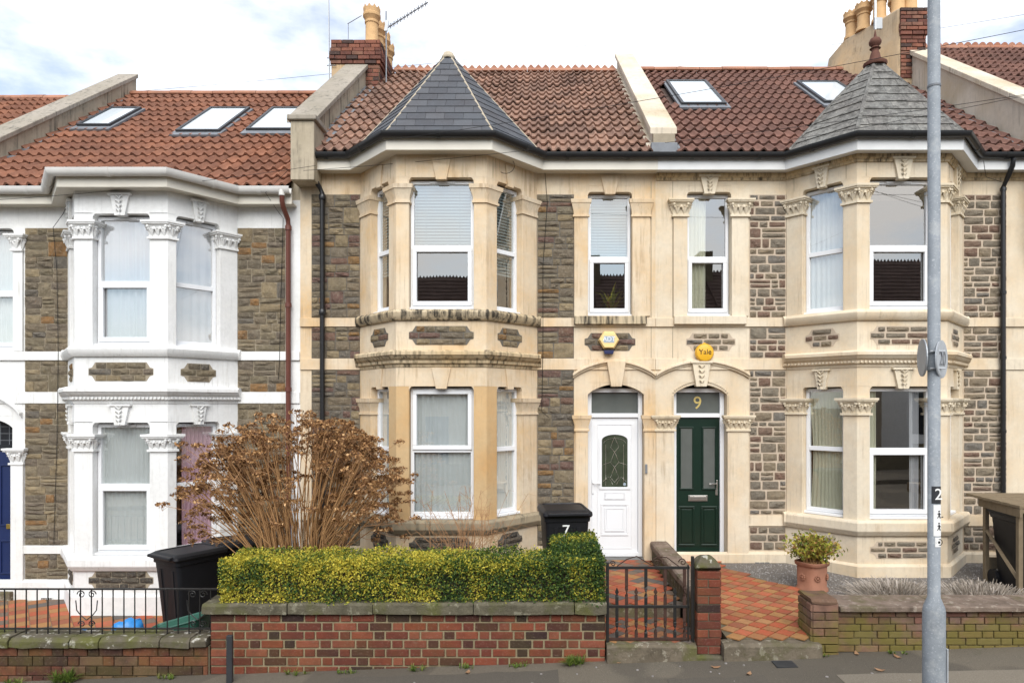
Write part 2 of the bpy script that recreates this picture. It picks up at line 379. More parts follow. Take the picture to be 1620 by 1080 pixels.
leaf_mat('shrub_leaf', [(.0, (.05, .09, .018)), (.35, (.17, .2, .03)), (.65, (.45, .42, .06)), (.85, (.25, .1, .04)), (1, (.45, .4, .08))], 6, .25, .3)
leaf_mat('dead_flower', [(0, (.06, .026, .012)), (.4, (.17, .078, .028)), (.7, (.40, .215, .085)), (1, (.72, .47, .24))], 14, .15, .35)
leaf_mat('lavender', [(0, (.13, .11, .08)), (.5, (.34, .29, .24)), (1, (.52, .46, .40))], 6, .2, .3)
leaf_mat('grass', [(0, (.05, .09, .015)), (.6, (.13, .2, .03)), (1, (.3, .3, .09))], 8, .3, .3)
leaf_mat('dead_leaf', [(0, (.2, .09, .04)), (1, (.45, .28, .16))], 9, .2, .3)
# ------------------------------------------------------------ the setting: ground, road, pavements
def gz(x): return -.40+.0346*max(-45, min(45, x))
def slab(name, x0, x1, y0, y1, dz, mat, drop=.3, step=5, zf=gz):
    mb = MB(); n = max(1, int((x1-x0)/step)); top = []
    xs = [x0+(x1-x0)*i/n for i in range(n+1)]
    mb.rings([[(x, y0, zf(x)+dz), (x, y1, zf(x)+dz), (x, y1, zf(x)+dz-drop), (x, y0, zf(x)+dz-drop)] for x in xs])
    return tag(mb.build(name, mat), kind='structure')
mb = MB()
xs = [-900, -45, -20, -10, -5, 0, 5, 10, 20, 45, 900]; ys = [-900, -60, -20, -10, 0, 10, 60, 900]
mb.add([(x, y, gz(x)-.45) for x in xs for y in ys], [(i*len(ys)+j, i*len(ys)+j+1, (i+1)*len(ys)+j+1, (i+1)*len(ys)+j) for i in range(len(xs)-1) for j in range(len(ys)-1)])
tag(mb.build('ground', M['soil']), kind='structure')
slab('road', -45, 45, -11.6, -5.15, -.12, M['asphalt'])
slab('pavement', -45, 45, -5.0, -2.85, 0, M['asphalt'], .3, 3)
slab('kerb', -45, 45, -5.15, -5.0, .002, M['plinth_grey'], .3)
slab('far_pavement', -45, 45, -14.2, -11.6, 0, M['asphalt'])

# ------------------------------------------------------------ rubble stones, carved work
def stone_mesh(k, mat, nu=5, nv=4):
    rnd = random.Random(k); mb = MB(); sd = Vector((rnd.random()*50, rnd.random()*50, 3))
    g = []
    for j in range(nv):
        row = []
        for i in range(nu):
            u, v = i/(nu-1)-.5, j/(nv-1)-.5
            e = max(abs(u), abs(v))*2
            edge = (i in (0, nu-1)) or (j in (0, nv-1))
            w = .42+.2*noise.noise(sd+Vector((u*3, v*3, 5))) if edge else .78+.6*noise.noise(sd+Vector((u*2.8, v*2.4, 0)))
            du = (noise.noise(sd+Vector((u*3, v*3, 9)))*.10 if not (i in (0, nu-1)) else noise.noise(sd+Vector((v*3, 4, u)))*.035)
            dv = (noise.noise(sd+Vector((u*3, v*3, 19)))*.10 if not (j in (0, nv-1)) else noise.noise(sd+Vector((u*3, 8, v)))*.06)
            row.append((u*(1-.025*(abs(v*2)**6))+du*.7, -w, v*(1-.03*(abs(u*2)**6))+dv*.8))
        g.append(row)
    vs = [p for r in g for p in r]; fs = [(j*nu+i, j*nu+i+1, (j+1)*nu+i+1, (j+1)*nu+i) for j in range(nv-1) for i in range(nu-1)]
    per = [i for i in range(nu)]+[j*nu+nu-1 for j in range(1, nv)]+[(nv-1)*nu+i for i in range(nu-2, -1, -1)]+[j*nu for j in range(nv-2, 0, -1)]
    o = len(vs); vs += [(vs[i][0], .9, vs[i][2]) for i in per]
    fs += [(per[i], per[(i+1) % len(per)], o+(i+1) % len(per), o+i) for i in range(len(per))]
    mb.add(vs, fs); return mb.mesh('stone', mat)
STONES = {m: [stone_mesh(k, M[m]) for k in range(9)] for m in ('rubble_a', 'rubble_b', 'rubble_c', 'rubble_dark')}
def put_stone(parent, T, ang, u0, u1, v0, v1, style, depth, w0=0):
    o = bpy.data.objects.new('stone', random.choice(STONES[style])); COL.objects.link(o)
    o.location = T((u0+u1)/2, w0, (v0+v1)/2)
    fl = random.choice((-1, 1)); o.rotation_euler = (0, 0, ang); o.scale = (fl*(u1-u0), depth, v1-v0)
    o.parent = parent; o.matrix_parent_inverse = wmat(parent).inverted()
def rubble(parent, T, ang, u0, u1, v0, v1, style, joint, mortar, coursed=False, loz=False, depth=.03, band=.2):
    """snecked rubble panel: mortar bed and single stones"""
    uc, hu, vc, hv = (u0+u1)/2, (u1-u0)/2, (v0+v1)/2, (v1-v0)/2
    def hw(v):
        if not loz: return hu
        t = abs(v-vc)/hv
        return hu if t < .3 else hu-.045-.05*(t-.3)/.7*2
    mb = MB(T)
    if loz:
        a = .045; pl = [(uc-hu, vc-hv*.35), (uc-hu+a, vc-hv*.45), (uc-hu+.09, v0), (uc+hu-.09, v0), (uc+hu-a, vc-hv*.45), (uc+hu, vc-hv*.35),
                        (uc+hu, vc+hv*.35), (uc+hu-a, vc+hv*.45), (uc+hu-.09, v1), (uc-hu+.09, v1), (uc-hu+a, vc+hv*.45), (uc-hu, vc+hv*.35)]
        mb.face(pl, -.02, .004)
    else: mb.box(u0, u1, -.02, .004, v0, v1)
    bed = mb.build('mortar_bed', M[mortar], parent)
    j = joint/2
    def cell(a, b, c, d):
        h = hw((c+d)/2); a, b = max(a, uc-h), min(b, uc+h)
        if b-a > .05: put_stone(parent, T, ang, a+j, b-j, c+j, d-j, style, depth*random.uniform(.7, 1.25))
    if coursed:
        v = v0
        while v < v1-.01:
            h = random.uniform(.075, .15) if not loz else (v1-v0)/3
            if v1-(v+h) < .06: h = v1-v
            hw_ = hw(v+h/2); u = uc-hw_; q = 0
            while u < uc+hw_-.01:
                w = random.uniform(.11, .32)*(.6 if q == 0 and random.random() < .5 else 1); q += 1
                if uc+hw_-(u+w) < .09: w = uc+hw_-u
                if h > .11 and random.random() < .3:
                    m = v+h*random.uniform(.4, .6); cell(u, u+w, v, m); cell(u, u+w, m, v+h)
                else:
                    dj = random.uniform(0, joint*.5); cell(u, u+w-dj*.5, v+dj*.3, v+h-dj*.3)
                u += w
            v += h
        return
    nb = max(1, round((v1-v0)/band)); v = v0; cuts = [v0]+[v0+(v1-v0)*(k+random.uniform(-.16, .16))/nb for k in range(1, nb)]+[v1]
    for k in range(nb):
        c, d = cuts[k], cuts[k+1]; u = u0
        while u < u1-.01:
            w = random.uniform(.16, .36)
            if u1-(u+w) < .12: w = u1-u
            r = random.random(); m = c+(d-c)*random.uniform(.36, .64)
            if not coursed and r < .16 and w < .30: cell(u, u+w, c, d)
            elif not coursed and r < .3: 
                m2 = c+(d-c)/3; m3 = c+(d-c)*.67
                cell(u, u+w, c, m2); cell(u, u+w, m2, m3); cell(u, u+w, m3, d)
            else:
                if coursed: m = (c+d)/2
                for (p, q) in ((c, m), (m, d)):
                    if w > .25 and random.random() < .6:
                        x = u+w*random.uniform(.35, .65); cell(u, x, p, q); cell(x, u+w, p, q)
                    else: cell(u, u+w, p, q)
            u += w
def leafwork(mb, p, ud, n, h, wdt):
    """one carved acanthus lump: stem curl and two side leaves, at p (bottom centre), ud/n plan vectors"""
    def P(u, w, v): return (p[0]+ud[0]*u+n[0]*w, p[1]+ud[1]*u+n[1]*w, p[2]+v)
    for s in (-1, 1):
        pts = [P(0, .004, 0), P(s*wdt*.12, .018, h*.35), P(s*wdt*.32, .03, h*.7), P(s*wdt*.46, .04, h*.85), P(s*wdt*.42, .052, h*.62)]
        mb.tube(pts, [.006, .012, .016, .014, .007], 5)
    mb.tube([P(0, 0, 0), P(0, .02, h*.4), P(0, .036, h*.8), P(0, .056, h*.72)], [.008, .016, .018, .006], 5)
def capital(parent, poly, outer, z0, z1, mat, carved=False, flare=.055):
    """outer: set of edge indices that flare"""
    def ring(z, d): return [(x, y, z) for x, y in offset_poly(poly, [d if i in outer else 0 for i in range(len(poly))])]
    h = z1-z0
    if carved: prof = [(z0, .004), (z0, .026), (z0+.03, .026), (z0+.03, .006), (z0+h*.5, .014), (z1-.055, .05), (z1-.05, .07), (z1-.03, .07), (z1-.03, .082), (z1, .082)]
    else: prof = [(z0, .004), (z0, .02), (z0+.03, .02), (z0+.03, .008), (z0+h*.35, .012), (z1-.055, flare*.85), (z1-.055, flare), (z1, flare+.006)]
    o = MB().rings([ring(z, d) for z, d in prof]).build('capital', mat, parent, bevel=.004)
    if carved:
        mb = MB(); n = len(poly); area = sum(poly[i][0]*poly[(i+1) % n][1]-poly[(i+1) % n][0]*poly[i][1] for i in range(n)); sg = 1 if area > 0 else -1
        for i in outer:
            p, q = poly[i], poly[(i+1) % n]; dx, dy = q[0]-p[0], q[1]-p[1]; l = math.hypot(dx, dy); ud = (dx/l, dy/l); nn = (sg*ud[1], -sg*ud[0])
            k = max(1, round(l/.085))
            for a in range(k):
                t = (a+.5)/k*l; leafwork(mb, (p[0]+ud[0]*t, p[1]+ud[1]*t, z0+.032), ud, nn, h-.10, l/k)
            for t in (0, l):
                mb.blob((p[0]+ud[0]*t+nn[0]*.045, p[1]+ud[1]*t+nn[1]*.045, z1-.075), .024, 6, 4)
        mb.build('carving', mat, o, smooth=50)
    return o
def keystone(parent, T, uc, v0, v1, mat, carved=False, wt=.075, wb=.05, out=.045):
    mb = MB(T); mb.face([(uc-wb, v0), (uc+wb, v0), (uc+wt, v1), (uc-wt, v1)], -.05, out)
    o = mb.build('keystone', mat, parent, bevel=.005)
    if carved:
        mb = MB(T); h = v1-v0
        mb.face([(uc-wt-.02, v1-.025), (uc+wt+.02, v1-.025), (uc+wt+.02, v1), (uc-wt-.02, v1)], 0, out+.02)
        for k in range(4):
            v = v0+h*(.12+.2*k); s = .7+.1*k
            for sgn in (-1, 1):
                mb.tube([(uc, out, v), (uc+sgn*.02*s, out+.016, v+.03), (uc+sgn*.042*s, out+.018, v+.045), (uc+sgn*.036*s, out+.02, v+.02)], [.006, .011, .011, .004], 5)
        mb.blob((uc, out, v0+.02), (.02, .016, .025)); mb.build('carving', mat, o, smooth=50)
    return o
def lintel(parent, T, u0, u1, o0, o1, vb, vt, mat, w0=-.22, w1=.0, r=.07):
    """beam over an opening o0..o1 with rounded shoulders; bottom at vb, shoulders drop r"""
    d = r; pts = [(u0, vt), (u1, vt), (u1, vb-d), (o1, vb-d)]
    pts += [(o1-r+r*math.cos(a), vb-d+r*math.sin(a)) for a in (R(20), R(45), R(70), R(90))]
    pts += [(o0+r-r*math.cos(a), vb-d+r*math.sin(a)) for a in (R(90), R(70), R(45), R(20))]
    pts += [(o0, vb-d), (u0, vb-d)]
    return MB(T).face(pts, w0, w1).build('lintel', mat, parent)

# ------------------------------------------------------------ windows, curtains
def window(parent, T, u0, u1, v0, v1, vs, w=-.09, sash='lower', sill=True):
    mb = MB(T); mb.ringframe(u0, u1, v0, v1, .045, w-.07, w, .05)
    mb.box(u0+.045, u1-.045, w-.07, w+.001, vs-.03, vs+.03)
    o = mb.build('window', M['upvc'], parent, bevel=.004)
    if sash in ('lower', 'both'):
        MB(T).ringframe(u0+.028, u1-.028, v0+.032, vs-.008, .055, w-.02, w+.022).build('sash_frame', M['upvc'], o, bevel=.005)
    if sash in ('upper', 'both'):
        MB(T).ringframe(u0+.028, u1-.028, vs+.008, v1-.028, .055, w-.02, w+.022).build('sash_frame', M['upvc'], o, bevel=.005)
    for a, b in ((v0+.04, vs-.02), (vs+.02, v1-.035)):
        MB(T).add([(u0+.035, w-.03, a), (u1-.035, w-.03, a), (u1-.035, w-.03, b), (u0+.035, w-.03, b)], [(0, 1, 2, 3)]).build('pane', M['glass'], o)
    if sill: MB(T).box(u0-.012, u1+.012, w-.05, w+.06, v0-.035, v0-.003).build('window_sill', M['upvc'], o, bevel=.004)
    MB(T).box(u0+(u1-u0)*.3, u1-(u1-u0)*.3, w, w+.018, v1-.03, v1-.014).build('trickle_vent', M['upvc'], o)
    return o
def curtain(T, u0, u1, v0, v1, w, mat, label, folds=9, amp=.022, cat='curtain', gather=0):
    n = folds*8; rr = random.Random(sum(map(ord, label))); ph = rr.random()*6
    rings = []
    for k in range(7):
        t = k/6; v = v0+(v1-v0)*t; row = []
        for i in range(n+1):
            s = i/n; q = s+.035*math.sin(6*s+ph+1.2*t)+.012*math.sin(23*s+ph*2)
            u = u0+(u1-u0)*q + gather*math.sin(math.pi*t)*(.5-q)
            row.append((u, w+amp*(.8+.3*math.sin(5*s+ph))*math.sin(2*math.pi*folds*q+ph+.5*math.sin(3*t+9*s)), v))
        rings.append(row+[(a, b-.006, c) for a, b, c in reversed(row)])
    o = MB(T).rings(rings).build('curtain', M[mat], smooth=60)
    return tag(o, label, cat)
def blind(T, u0, u1, v0, v1, w, label, tilt=.35):
    mb = MB(T); v = v1-.03
    mb.box(u0, u1, w-.02, w+.02, v1-.03, v1)
    while v > v0:
        mb.add([(u0, w-.012, v), (u1, w-.012, v), (u1, w+.012, v-.043), (u0, w+.012, v-.043)]+[(u0, w-.012, v-.002), (u1, w-.012, v-.002), (u1, w+.012, v-.045), (u0, w+.012, v-.045)],
               [(0, 1, 2, 3), (4, 5, 6, 7), (0, 1, 5, 4), (2, 3, 7, 6)]); v -= .042
    for f in (.2, .8): mb.box(u0+(u1-u0)*f-.003, u0+(u1-u0)*f+.003, w+.013, w+.015, v0, v1)
    return tag(mb.build('blind', M['blind_slat']), label, 'blind')

# ------------------------------------------------------------ roofs
PITCH = .75; TH = math.atan(PITCH); CT, ST = math.cos(TH), math.sin(TH)
RIDGE_Y = 4.1
def tile_mesh(mat, w, L, lip=.03):
    n = 16; mb = MB(); prof = []
    for i in range(n+1):
        u = i/n; ph = (u*2) % 1.0
        h = .043*math.sin(math.pi*min(1, max(0, (ph-.45)/.5)))**.8 if .45 < ph < .95 else -.004*math.sin(math.pi*ph/.45)
        prof.append((u*w, h))
    k = len(prof)
    vs = [(u, 0, h+.05) for u, h in prof]+[(u, L, h+.002) for u, h in prof]+[(u, .004, h+.05-lip) for u, h in prof]
    fs = [(i, i+1, k+i+1, k+i) for i in range(k-1)]+[(2*k+i, 2*k+i+1, i+1, i) for i in range(k-1)]
    mb.add(vs, fs); me = mb.mesh('tile', mat, 40, recalc=False); return me
def pitched_roof(house, x0, x1, ze, mat, tw, skip=None, rows=16, y0=-.24, wob=.55):
    deck = MB(); zr = ze+PITCH*(RIDGE_Y+.2)
    deck.add([(x0, y0+.1, ze+PITCH*(y0+.3)-.02), (x1, y0+.1, ze+PITCH*(y0+.3)-.02), (x1, RIDGE_Y, zr-.02), (x0, RIDGE_Y, zr-.02), (x1, 2*RIDGE_Y+.3, ze), (x0, 2*RIDGE_Y+.3, ze)],
             [(0, 1, 2, 3), (3, 2, 4, 5)])
    ro = deck.build('roof', M['opposite_roof'], house)
    Ls = (RIDGE_Y-y0)/CT; g = Ls/rows; me = tile_mesh(mat, tw*1.02, g*1.22); nc = math.ceil((x1-x0)/tw)
    inv = wmat(ro).inverted()
    for r in range(rows):
        for c in range(nc):
            x = x0+(x1-x0)/nc*c; s = r*g; y = y0+s*CT; z = ze+PITCH*(y+.2)
            if skip and skip(x+tw/2, y+g*CT*.5): continue
            o = bpy.data.objects.new('tile', me); COL.objects.link(o); o.parent = ro; o.matrix_parent_inverse = inv
            sl_ = .03 if random.random() < .03 else 0; y -= sl_*CT; z -= sl_*ST-.004
            o.location = (x+random.uniform(-.004, .004)*wob, y+random.uniform(-.006, .006)*wob, z+random.uniform(0, .006)*wob)
            o.rotation_euler = (TH+random.uniform(-.012, .012)*wob, random.uniform(-.01, .01)*wob, random.uniform(-.006, .006)*wob)
            o.scale.x = (x1-x0)/nc/tw
    return ro, zr
def ridge(ro, x0, x1, z, style):
    n = max(1, round((x1-x0)/.45)); w = (x1-x0)/n
    mb = MB(); k = 8
    a = [(-.15*math.cos(math.pi*i/k), .10*math.sin(math.pi*i/k)) for i in range(k+1)] if style != 'crest' else [(-.17, 0), (-.02, .12), (.02, .12), (.17, 0)]
    a2 = [(p*.85, q-.02) for p, q in reversed(a)]
    mb.rings([[(x, p, q-.03) for p, q in a+a2] for x in (.004, w-.004)])
    if style == 'crest':
        m = 3
        for i in range(m):
            c = w*(i+.5)/m; h = w/m*.5
            mb.rings([[(c-h*.95, y, .08), (c+h*.95, y, .08), (c+h*.55, y, .12), (c, y, .16), (c-h*.55, y, .12)] for y in (-.014, .014)])
    if style == 'scallop':
        for i in range(3):
            c = w*(i+.5)/3; mb.rings([[(c+.072*math.cos(t), y, .07+.085*max(0, math.sin(t))) for t in [math.pi*q/8 for q in range(9)]] for y in (-.014, .014)])
    me = mb.mesh('ridge_tile', M['ridge_tile'])
    for i in range(n):
        o = bpy.data.objects.new('ridge_tile', me); COL.objects.link(o); o.parent = ro; o.matrix_parent_inverse = wmat(ro).inverted()
        o.location = (x0+w*i, RIDGE_Y, z+random.uniform(-.004, .006)); o.rotation_euler.y = random.uniform(-.008, .008)
def slate_face(parent, A, B, P, rows, sw, mat, thick=.009, lift=.011, top=1.0, Q=None, name='slate', jitter=0):
    """slates on triangle A-B-P (A,B eave, P apex); each slate its own mesh"""
    A, B, P = Vector(A), Vector(B), Vector(P); e = (B-A); L = e.length; eu = e/L
    nrm = e.cross(P-A).normalized(); nrm = nrm if nrm.z > 0 else -nrm
    up = nrm.cross(eu); up = up if up.z > 0 else -up
    H = (P-A).dot(up); pu = (P-A).dot(eu)
    inv = wmat(parent).inverted()
    for r in range(rows):
        t0, t1 = r/rows*top, min(top, (r+1)/rows*top+.02)
        lo0, hi0 = pu*t0, L+(pu-L)*t0; lo1, hi1 = pu*t1, L+(pu-L)*t1
        off = (r % 2)*.5*sw; k0 = math.floor((min(lo0, lo1)-off)/sw)
        u = k0*sw+off
        while u < max(hi0, hi1):
            # clip strip [u,u+sw] against the two slanted sides
            poly = [(u+.002, t0), (u+sw-.002, t0), (u+sw-.002, t1), (u+.002, t1)]
            for side in (0, 1):
                out = []
                def ins(p):
                    lo, hi = pu*p[1], L+(pu-L)*p[1]
                    return p[0]-lo if side == 0 else hi-p[0]
                for i in range(len(poly)):
                    p, q = poly[i], poly[(i+1) % len(poly)]; a, c = ins(p), ins(q)
                    if a >= 0: out.append(p)
                    if (a >= 0) != (c >= 0):
                        f = a/(a-c); out.append((p[0]+(q[0]-p[0])*f, p[1]+(q[1]-p[1])*f))
                poly = out
                if len(poly) < 3: break
            u += sw
            if len(poly) < 3: continue
            j = random.uniform(-1, 1)*jitter
            def W(p, d):
                f = 1-(p[1]-t0)/(t1-t0)
                return tuple(A+eu*p[0]+up*(H*p[1]+(j if f > .5 else 0))+nrm*(lift*f+d+.012))
            mb = MB(); mb.rings([[W(p, 0) for p in poly], [W(p, -thick) for p in poly]])
            o = bpy.data.objects.new(name, mb.mesh(name, mat)); COL.objects.link(o); o.parent = parent; o.matrix_parent_inverse = inv
def hip(parent, A, P, mat, r=.035, name='hip_cap'):
    return MB().tube([Vector(A)*(1-t)+Vector(P)*t+Vector((0, 0, .012)) for t in (0, .33, .66, 1)], r, 6).build(name, mat, parent, smooth=40)
def roof_y(py, ze):
    a = (HYP-py)/F; return (ZC+a*D0-ze-.2*PITCH)/(PITCH-a)
def skylight(ro, ze, xl, xr, ya, yb):
    """roof window lying on the slope between plan depths ya and yb"""
    def T(u, w, v):   # v along slope from ya, w out of roof
        y = ya+v*CT; return (u, y-w*ST, ze+PITCH*(y+.2)+w*CT)
    L = (yb-ya)/CT
    MB(T).box(xl-.045, xr+.045, .05, .085, -.16, L+.02).build('flashing', M['lead'], ro)
    o = MB(T).ringframe(xl, xr, 0, L, .05, .0, .125).build('skylight', M['dark_metal'], ro, bevel=.006)
    MB(T).box(xl+.045, xr-.045, .05, .105, .045, L-.045).build('pane', M['velux_glass'], ro)
    return o
def parapet(house, xa, xb, ya, yb, ze, up, mat_wall, mat_cop, over=.045, thick=.09, low=-1.2, joints=0, zb=None):
    def zt(y): return ze+PITCH*(y+.2)+up
    b0 = ze+low
    MB().rings([[(x, ya, b0), (x, yb, b0), (x, yb, zt(yb)), (x, ya, zt(ya))] for x in (xa, xb)]).build('parapet_wall', mat_wall, house, bevel=.01)
    n = max(1, joints)
    for k in range(n):
        a, b_ = ya-.06+(yb-ya+.06)*k/n, ya-.06+(yb-ya+.06)*(k+1)/n-.006
        MB().rings([[(x, a, zt(a)+.002), (x, b_, zt(b_)+.002), (x, b_, zt(b_)+thick), (x, a, zt(a)+thick)] for x in (xa-over, xb+over)]).build('coping', mat_cop, house, bevel=.012)
def step_flashing(ro, x, ze, y0, y1, n, side=1):
    for k in range(n):
        a = y0+(y1-y0)*k/n; b_ = y0+(y1-y0)*(k+1.15)/n
        z = lambda y: ze+PITCH*(y+.2)
        MB().rings([[(x, a, z(a)+.07), (x+side*.13, a, z(a)+.06), (x+side*.19, a, z(a)+.03), (x+side*.19, a, z(a)+.02), (x, a, z(a)+.03)], [(x, b_, z(b_)+.035), (x+side*.13, b_, z(b_)+.03), (x+side*.19, b_, z(b_)+.02), (x+side*.19, b_, z(b_)+.01), (x, b_, z(b_)+.0)]]).build('flashing', M['lead'], ro, smooth=50)

# ------------------------------------------------------------ house front
BD = .75
Z_SILL0, Z_SILL1, Z_B2A, Z_B2B, Z_TOP, Z_SOF, Z_EAVE = 3.298, 3.425, 2.68, 2.844, 5.199, 5.50, 5.72
def wall_sheet(parent, x0, x1, z0, z1, holes, mat, depth=.26):
    mb = MB(WALLT); us = sorted({x0, x1, *[h[0] for h in holes], *[h[1] for h in holes]}); vs = sorted({z0, z1, *[h[2] for h in holes], *[h[3] for h in holes]})
    us = [u for u in us if x0 <= u <= x1]; vs = [v for v in vs if z0 <= v <= z1]
    for a, b_ in zip(us, us[1:]):
        for c, d in zip(vs, vs[1:]):
            if any(h[0]-1e-6 <= a and b_ <= h[1]+1e-6 and h[2]-1e-6 <= c and d <= h[3]+1e-6 for h in holes): continue
            mb.box(a, b_, -depth, 0, c, d)
    # drop inner coincident faces
    me = bpy.data.meshes.new('wall'); me.from_pydata(mb.v, [], mb.f); bm = bmesh.new(); bm.from_mesh(me)
    bmesh.ops.remove_doubles(bm, verts=bm.verts, dist=1e-5)
    seen = {}
    for f in list(bm.faces):
        seen.setdefault(tuple(sorted(v.index for v in f.verts)), []).append(f)
    bm.verts.index_update()
    seen = {}
    for f in bm.faces: seen.setdefault(tuple(sorted(v.index for v in f.verts)), []).append(f)
    bmesh.ops.delete(bm, geom=[f for fs in seen.values() if len(fs) > 1 for f in fs], context='FACES_ONLY')
    bmesh.ops.recalc_face_normals(bm, faces=bm.faces); bm.to_mesh(me); bm.free(); me.materials.append(mat)
    return link('wall', me, parent)
def house_front(H, x0, x1, dz, bc, hf, hw, st):
    """H empty; st: style dict. Builds walls, bay, trims. Returns dict of face transforms"""
    wm, tm = M[st['wall']], M[st['trim']]
    bay = [(bc-hw, 0), (bc-hf, -BD), (bc+hf, -BD), (bc+hw, 0)]
    zb = st['zbase']; z = lambda v: v+dz
    holes = [(a, b_, z(c), z(d)) for a, b_, c, d in st['holes']]
    wall_sheet(H, x0, bc-hw, zb, z(Z_SOF+.1), [h for h in holes if h[1] < bc], wm)
    wall_sheet(H, bc+hw, x1, zb, z(Z_SOF+.1), [h for h in holes if h[0] > bc], wm)
    # interior shell: a room on each floor
    for (c, d) in ((-.05, 2.62), (2.75, 5.45)):
        MB().add([(x0+.1, .26, z(c)), (x1-.1, .26, z(c)), (x1-.1, 4, z(c)), (x0+.1, 4, z(c)), (x0+.1, .26, z(d)), (x1-.1, .26, z(d)), (x1-.1, 4, z(d)), (x0+.1, 4, z(d))],
                 [(0, 1, 2, 3), (4, 5, 6, 7), (2, 3, 7, 6), (1, 2, 6, 5), (0, 3, 7, 4)]).build('room', M['interior'], H)
    # stone panels on the wall
    for (a, b_) in st['panels']:
        for (c, d) in st['pz']: rubble(H, WALLT, 0, a, b_, z(c), z(d), st['stone'], st['joint'], st['mortar'], st.get('coursed'))
    # string courses
    for (a, b_) in ((x0+.002, bc-hw-.003), (bc+hw+.003, x1-.002)):
        for (c, d, p) in st['bands']:
            cuts = sorted((h[0], h[1]) for h in holes if h[2] < z(d) and h[3] > z(c) and h[0] < b_ and h[1] > a); u = a
            for h0, h1 in cuts+[(b_, b_)]:
                if h0-u > .02: MB(WALLT).box(u, h0, 0.001, p, z(c), z(d)).build('string_course', tm, H, bevel=.006)
                u = max(u, h1)
    F_ = {}
    for nm, p, q in (('L', bay[0], bay[1]), ('F', bay[1], bay[2]), ('R', bay[2], bay[3])): F_[nm] = faceT(p, q)
    inner = [(bc+hw, .3), (bc-hw, .3)]
    def solid(c, d, nm, mat, off=0, bev=0):
        return MB().plan(offset_poly(bay+inner, [off]*3+[0]*3), c, d).build(nm, mat, H, bevel=bev)
    solid(zb, z(st['sill'][0]), 'bay_base', tm)
    o0, o1 = z(st['sill'][0]), z(st['sill'][1])
    path = [(bc-hw-.002, -.0), bay[1], bay[2], (bc+hw+.002, -.0)]
    full = [(bc-hw-.06, 0)]+bay+[(bc+hw+.06, 0)]
    MB().sweep(full, [(-.3, o0), (.035, o0), (.085, o0+.07), (.085, o1-.03), (.06, o1), (-.3, o1)]).build('sill_course', M[st['lowsill']], H, bevel=.01)
    if st.get('plinth'):
        MB().sweep([(x0+.002, 0)]+bay+[(x1-.002, 0)], [(.001, zb), (.05, zb), (.05, z(st['plinth'])-.03), (.02, z(st['plinth'])), (.001, z(st['plinth']))]).build('plinth', M[st['plinthmat']], H, bevel=.005)
    lw, uw = st['lowwin'], st['upwin']        # (bottom, top) of window
    solid(z(lw[1])+.02, z(Z_B2A), 'bay_lintel_course', tm)
    solid(z(Z_B2A)+.001, z(Z_SILL0)-.001, 'bay_panel_course', tm)
    solid(z(uw[1])+.02, z(Z_SOF+.1), 'bay_frieze', tm)
    c0, c1 = z(Z_B2A), z(2.90)
    cor = MB().sweep(full, [(-.1, c0), (.012, c0), (.02, c0+.04), (.05, c0+.05), (.055, c0+.09), (.085, c0+.11), (.11, c0+.15), (.125, c0+.155), (.125, c0+.195), (.09, c1), (-.1, c1)]).build('cornice', M[st['cornice']], H, bevel=.004)
    if st.get('carved'):
        mb = MB(); 
        for nm in 'LFR':
            T, L, an = F_[nm]; k = int(L/.05)
            for i in range(k):
                u = L*(i+.5)/k; mbt = MB(T); mbt.box(u-.012, u+.012, .04, .072, c0+.056, c0+.086); mb.add(mbt.v, mbt.f)
        mb.build('dentils', M[st['cornice']], cor)
    MB().sweep(full, [(-.3, z(Z_SILL0)), (.03, z(Z_SILL0)), (.075, z(Z_SILL0)+.05), (.085, z(Z_SILL1)-.02), (.05, z(Z_SILL1)+.02), (-.3, z(Z_SILL1)+.02)]).build('upper_sill_course', M[st['upsill']], H, bevel=.008)
    # piers
    pf, pc, pw, t = st.get('pf', .17), st.get('pc', .20), st.get('pw', .31), .24
    for (wz, capz, lower) in ((lw, st['lowcap'], True), (uw, st['upcap'], False)):
        zb_, zt_ = z(wz[0])-.1, z(wz[1])+.03
        for s in ('L', 'R'):
            T, L, an = F_[s]; TF, LF, _ = F_['F']
            g = (lambda u, w: T(u, w, 0)[:2]); gf = (lambda u, w: TF(u, w, 0)[:2])
            if s == 'L':
                A, Cc, B = gf(pf, 0), bay[1], g(L-pc, 0); A2, B2 = gf(pf, -t), g(L-pc, -t)
                ic = offset_poly(bay+inner, [-t]*3+[0]*3)[1]; wp = [g(0, 0), g(pw, 0), g(pw, -t), g(0, -t)]
            else:
                A, Cc, B = gf(LF-pf, 0), bay[2], g(pc, 0); A2, B2 = gf(LF-pf, -t), g(pc, -t)
                ic = offset_poly(bay+inner, [-t]*3+[0]*3)[2]; wp = [g(L-pw, 0), g(L, 0), g(L, -t), g(L-pw, -t)]
            corner = [A, Cc, B, B2, ic, A2]
            MB().plan(corner, zb_, zt_).build('pier', M[st['pier'] if lower and 'pier' in st else st['trim']], H, bevel=.008)
            MB().plan(wp, zb_, zt_).build('pier', tm, H, bevel=.008)
            if not (lower and st.get('plainlow')): capital(H, corner, {0, 1, 2, 5}, z(capz[0]), z(capz[1]), M[st['cap']], st.get('carved'))
            capital(H, wp, {0, 1, 3}, z(capz[0]), z(capz[1]), M[st['cap']], st.get('carved'))
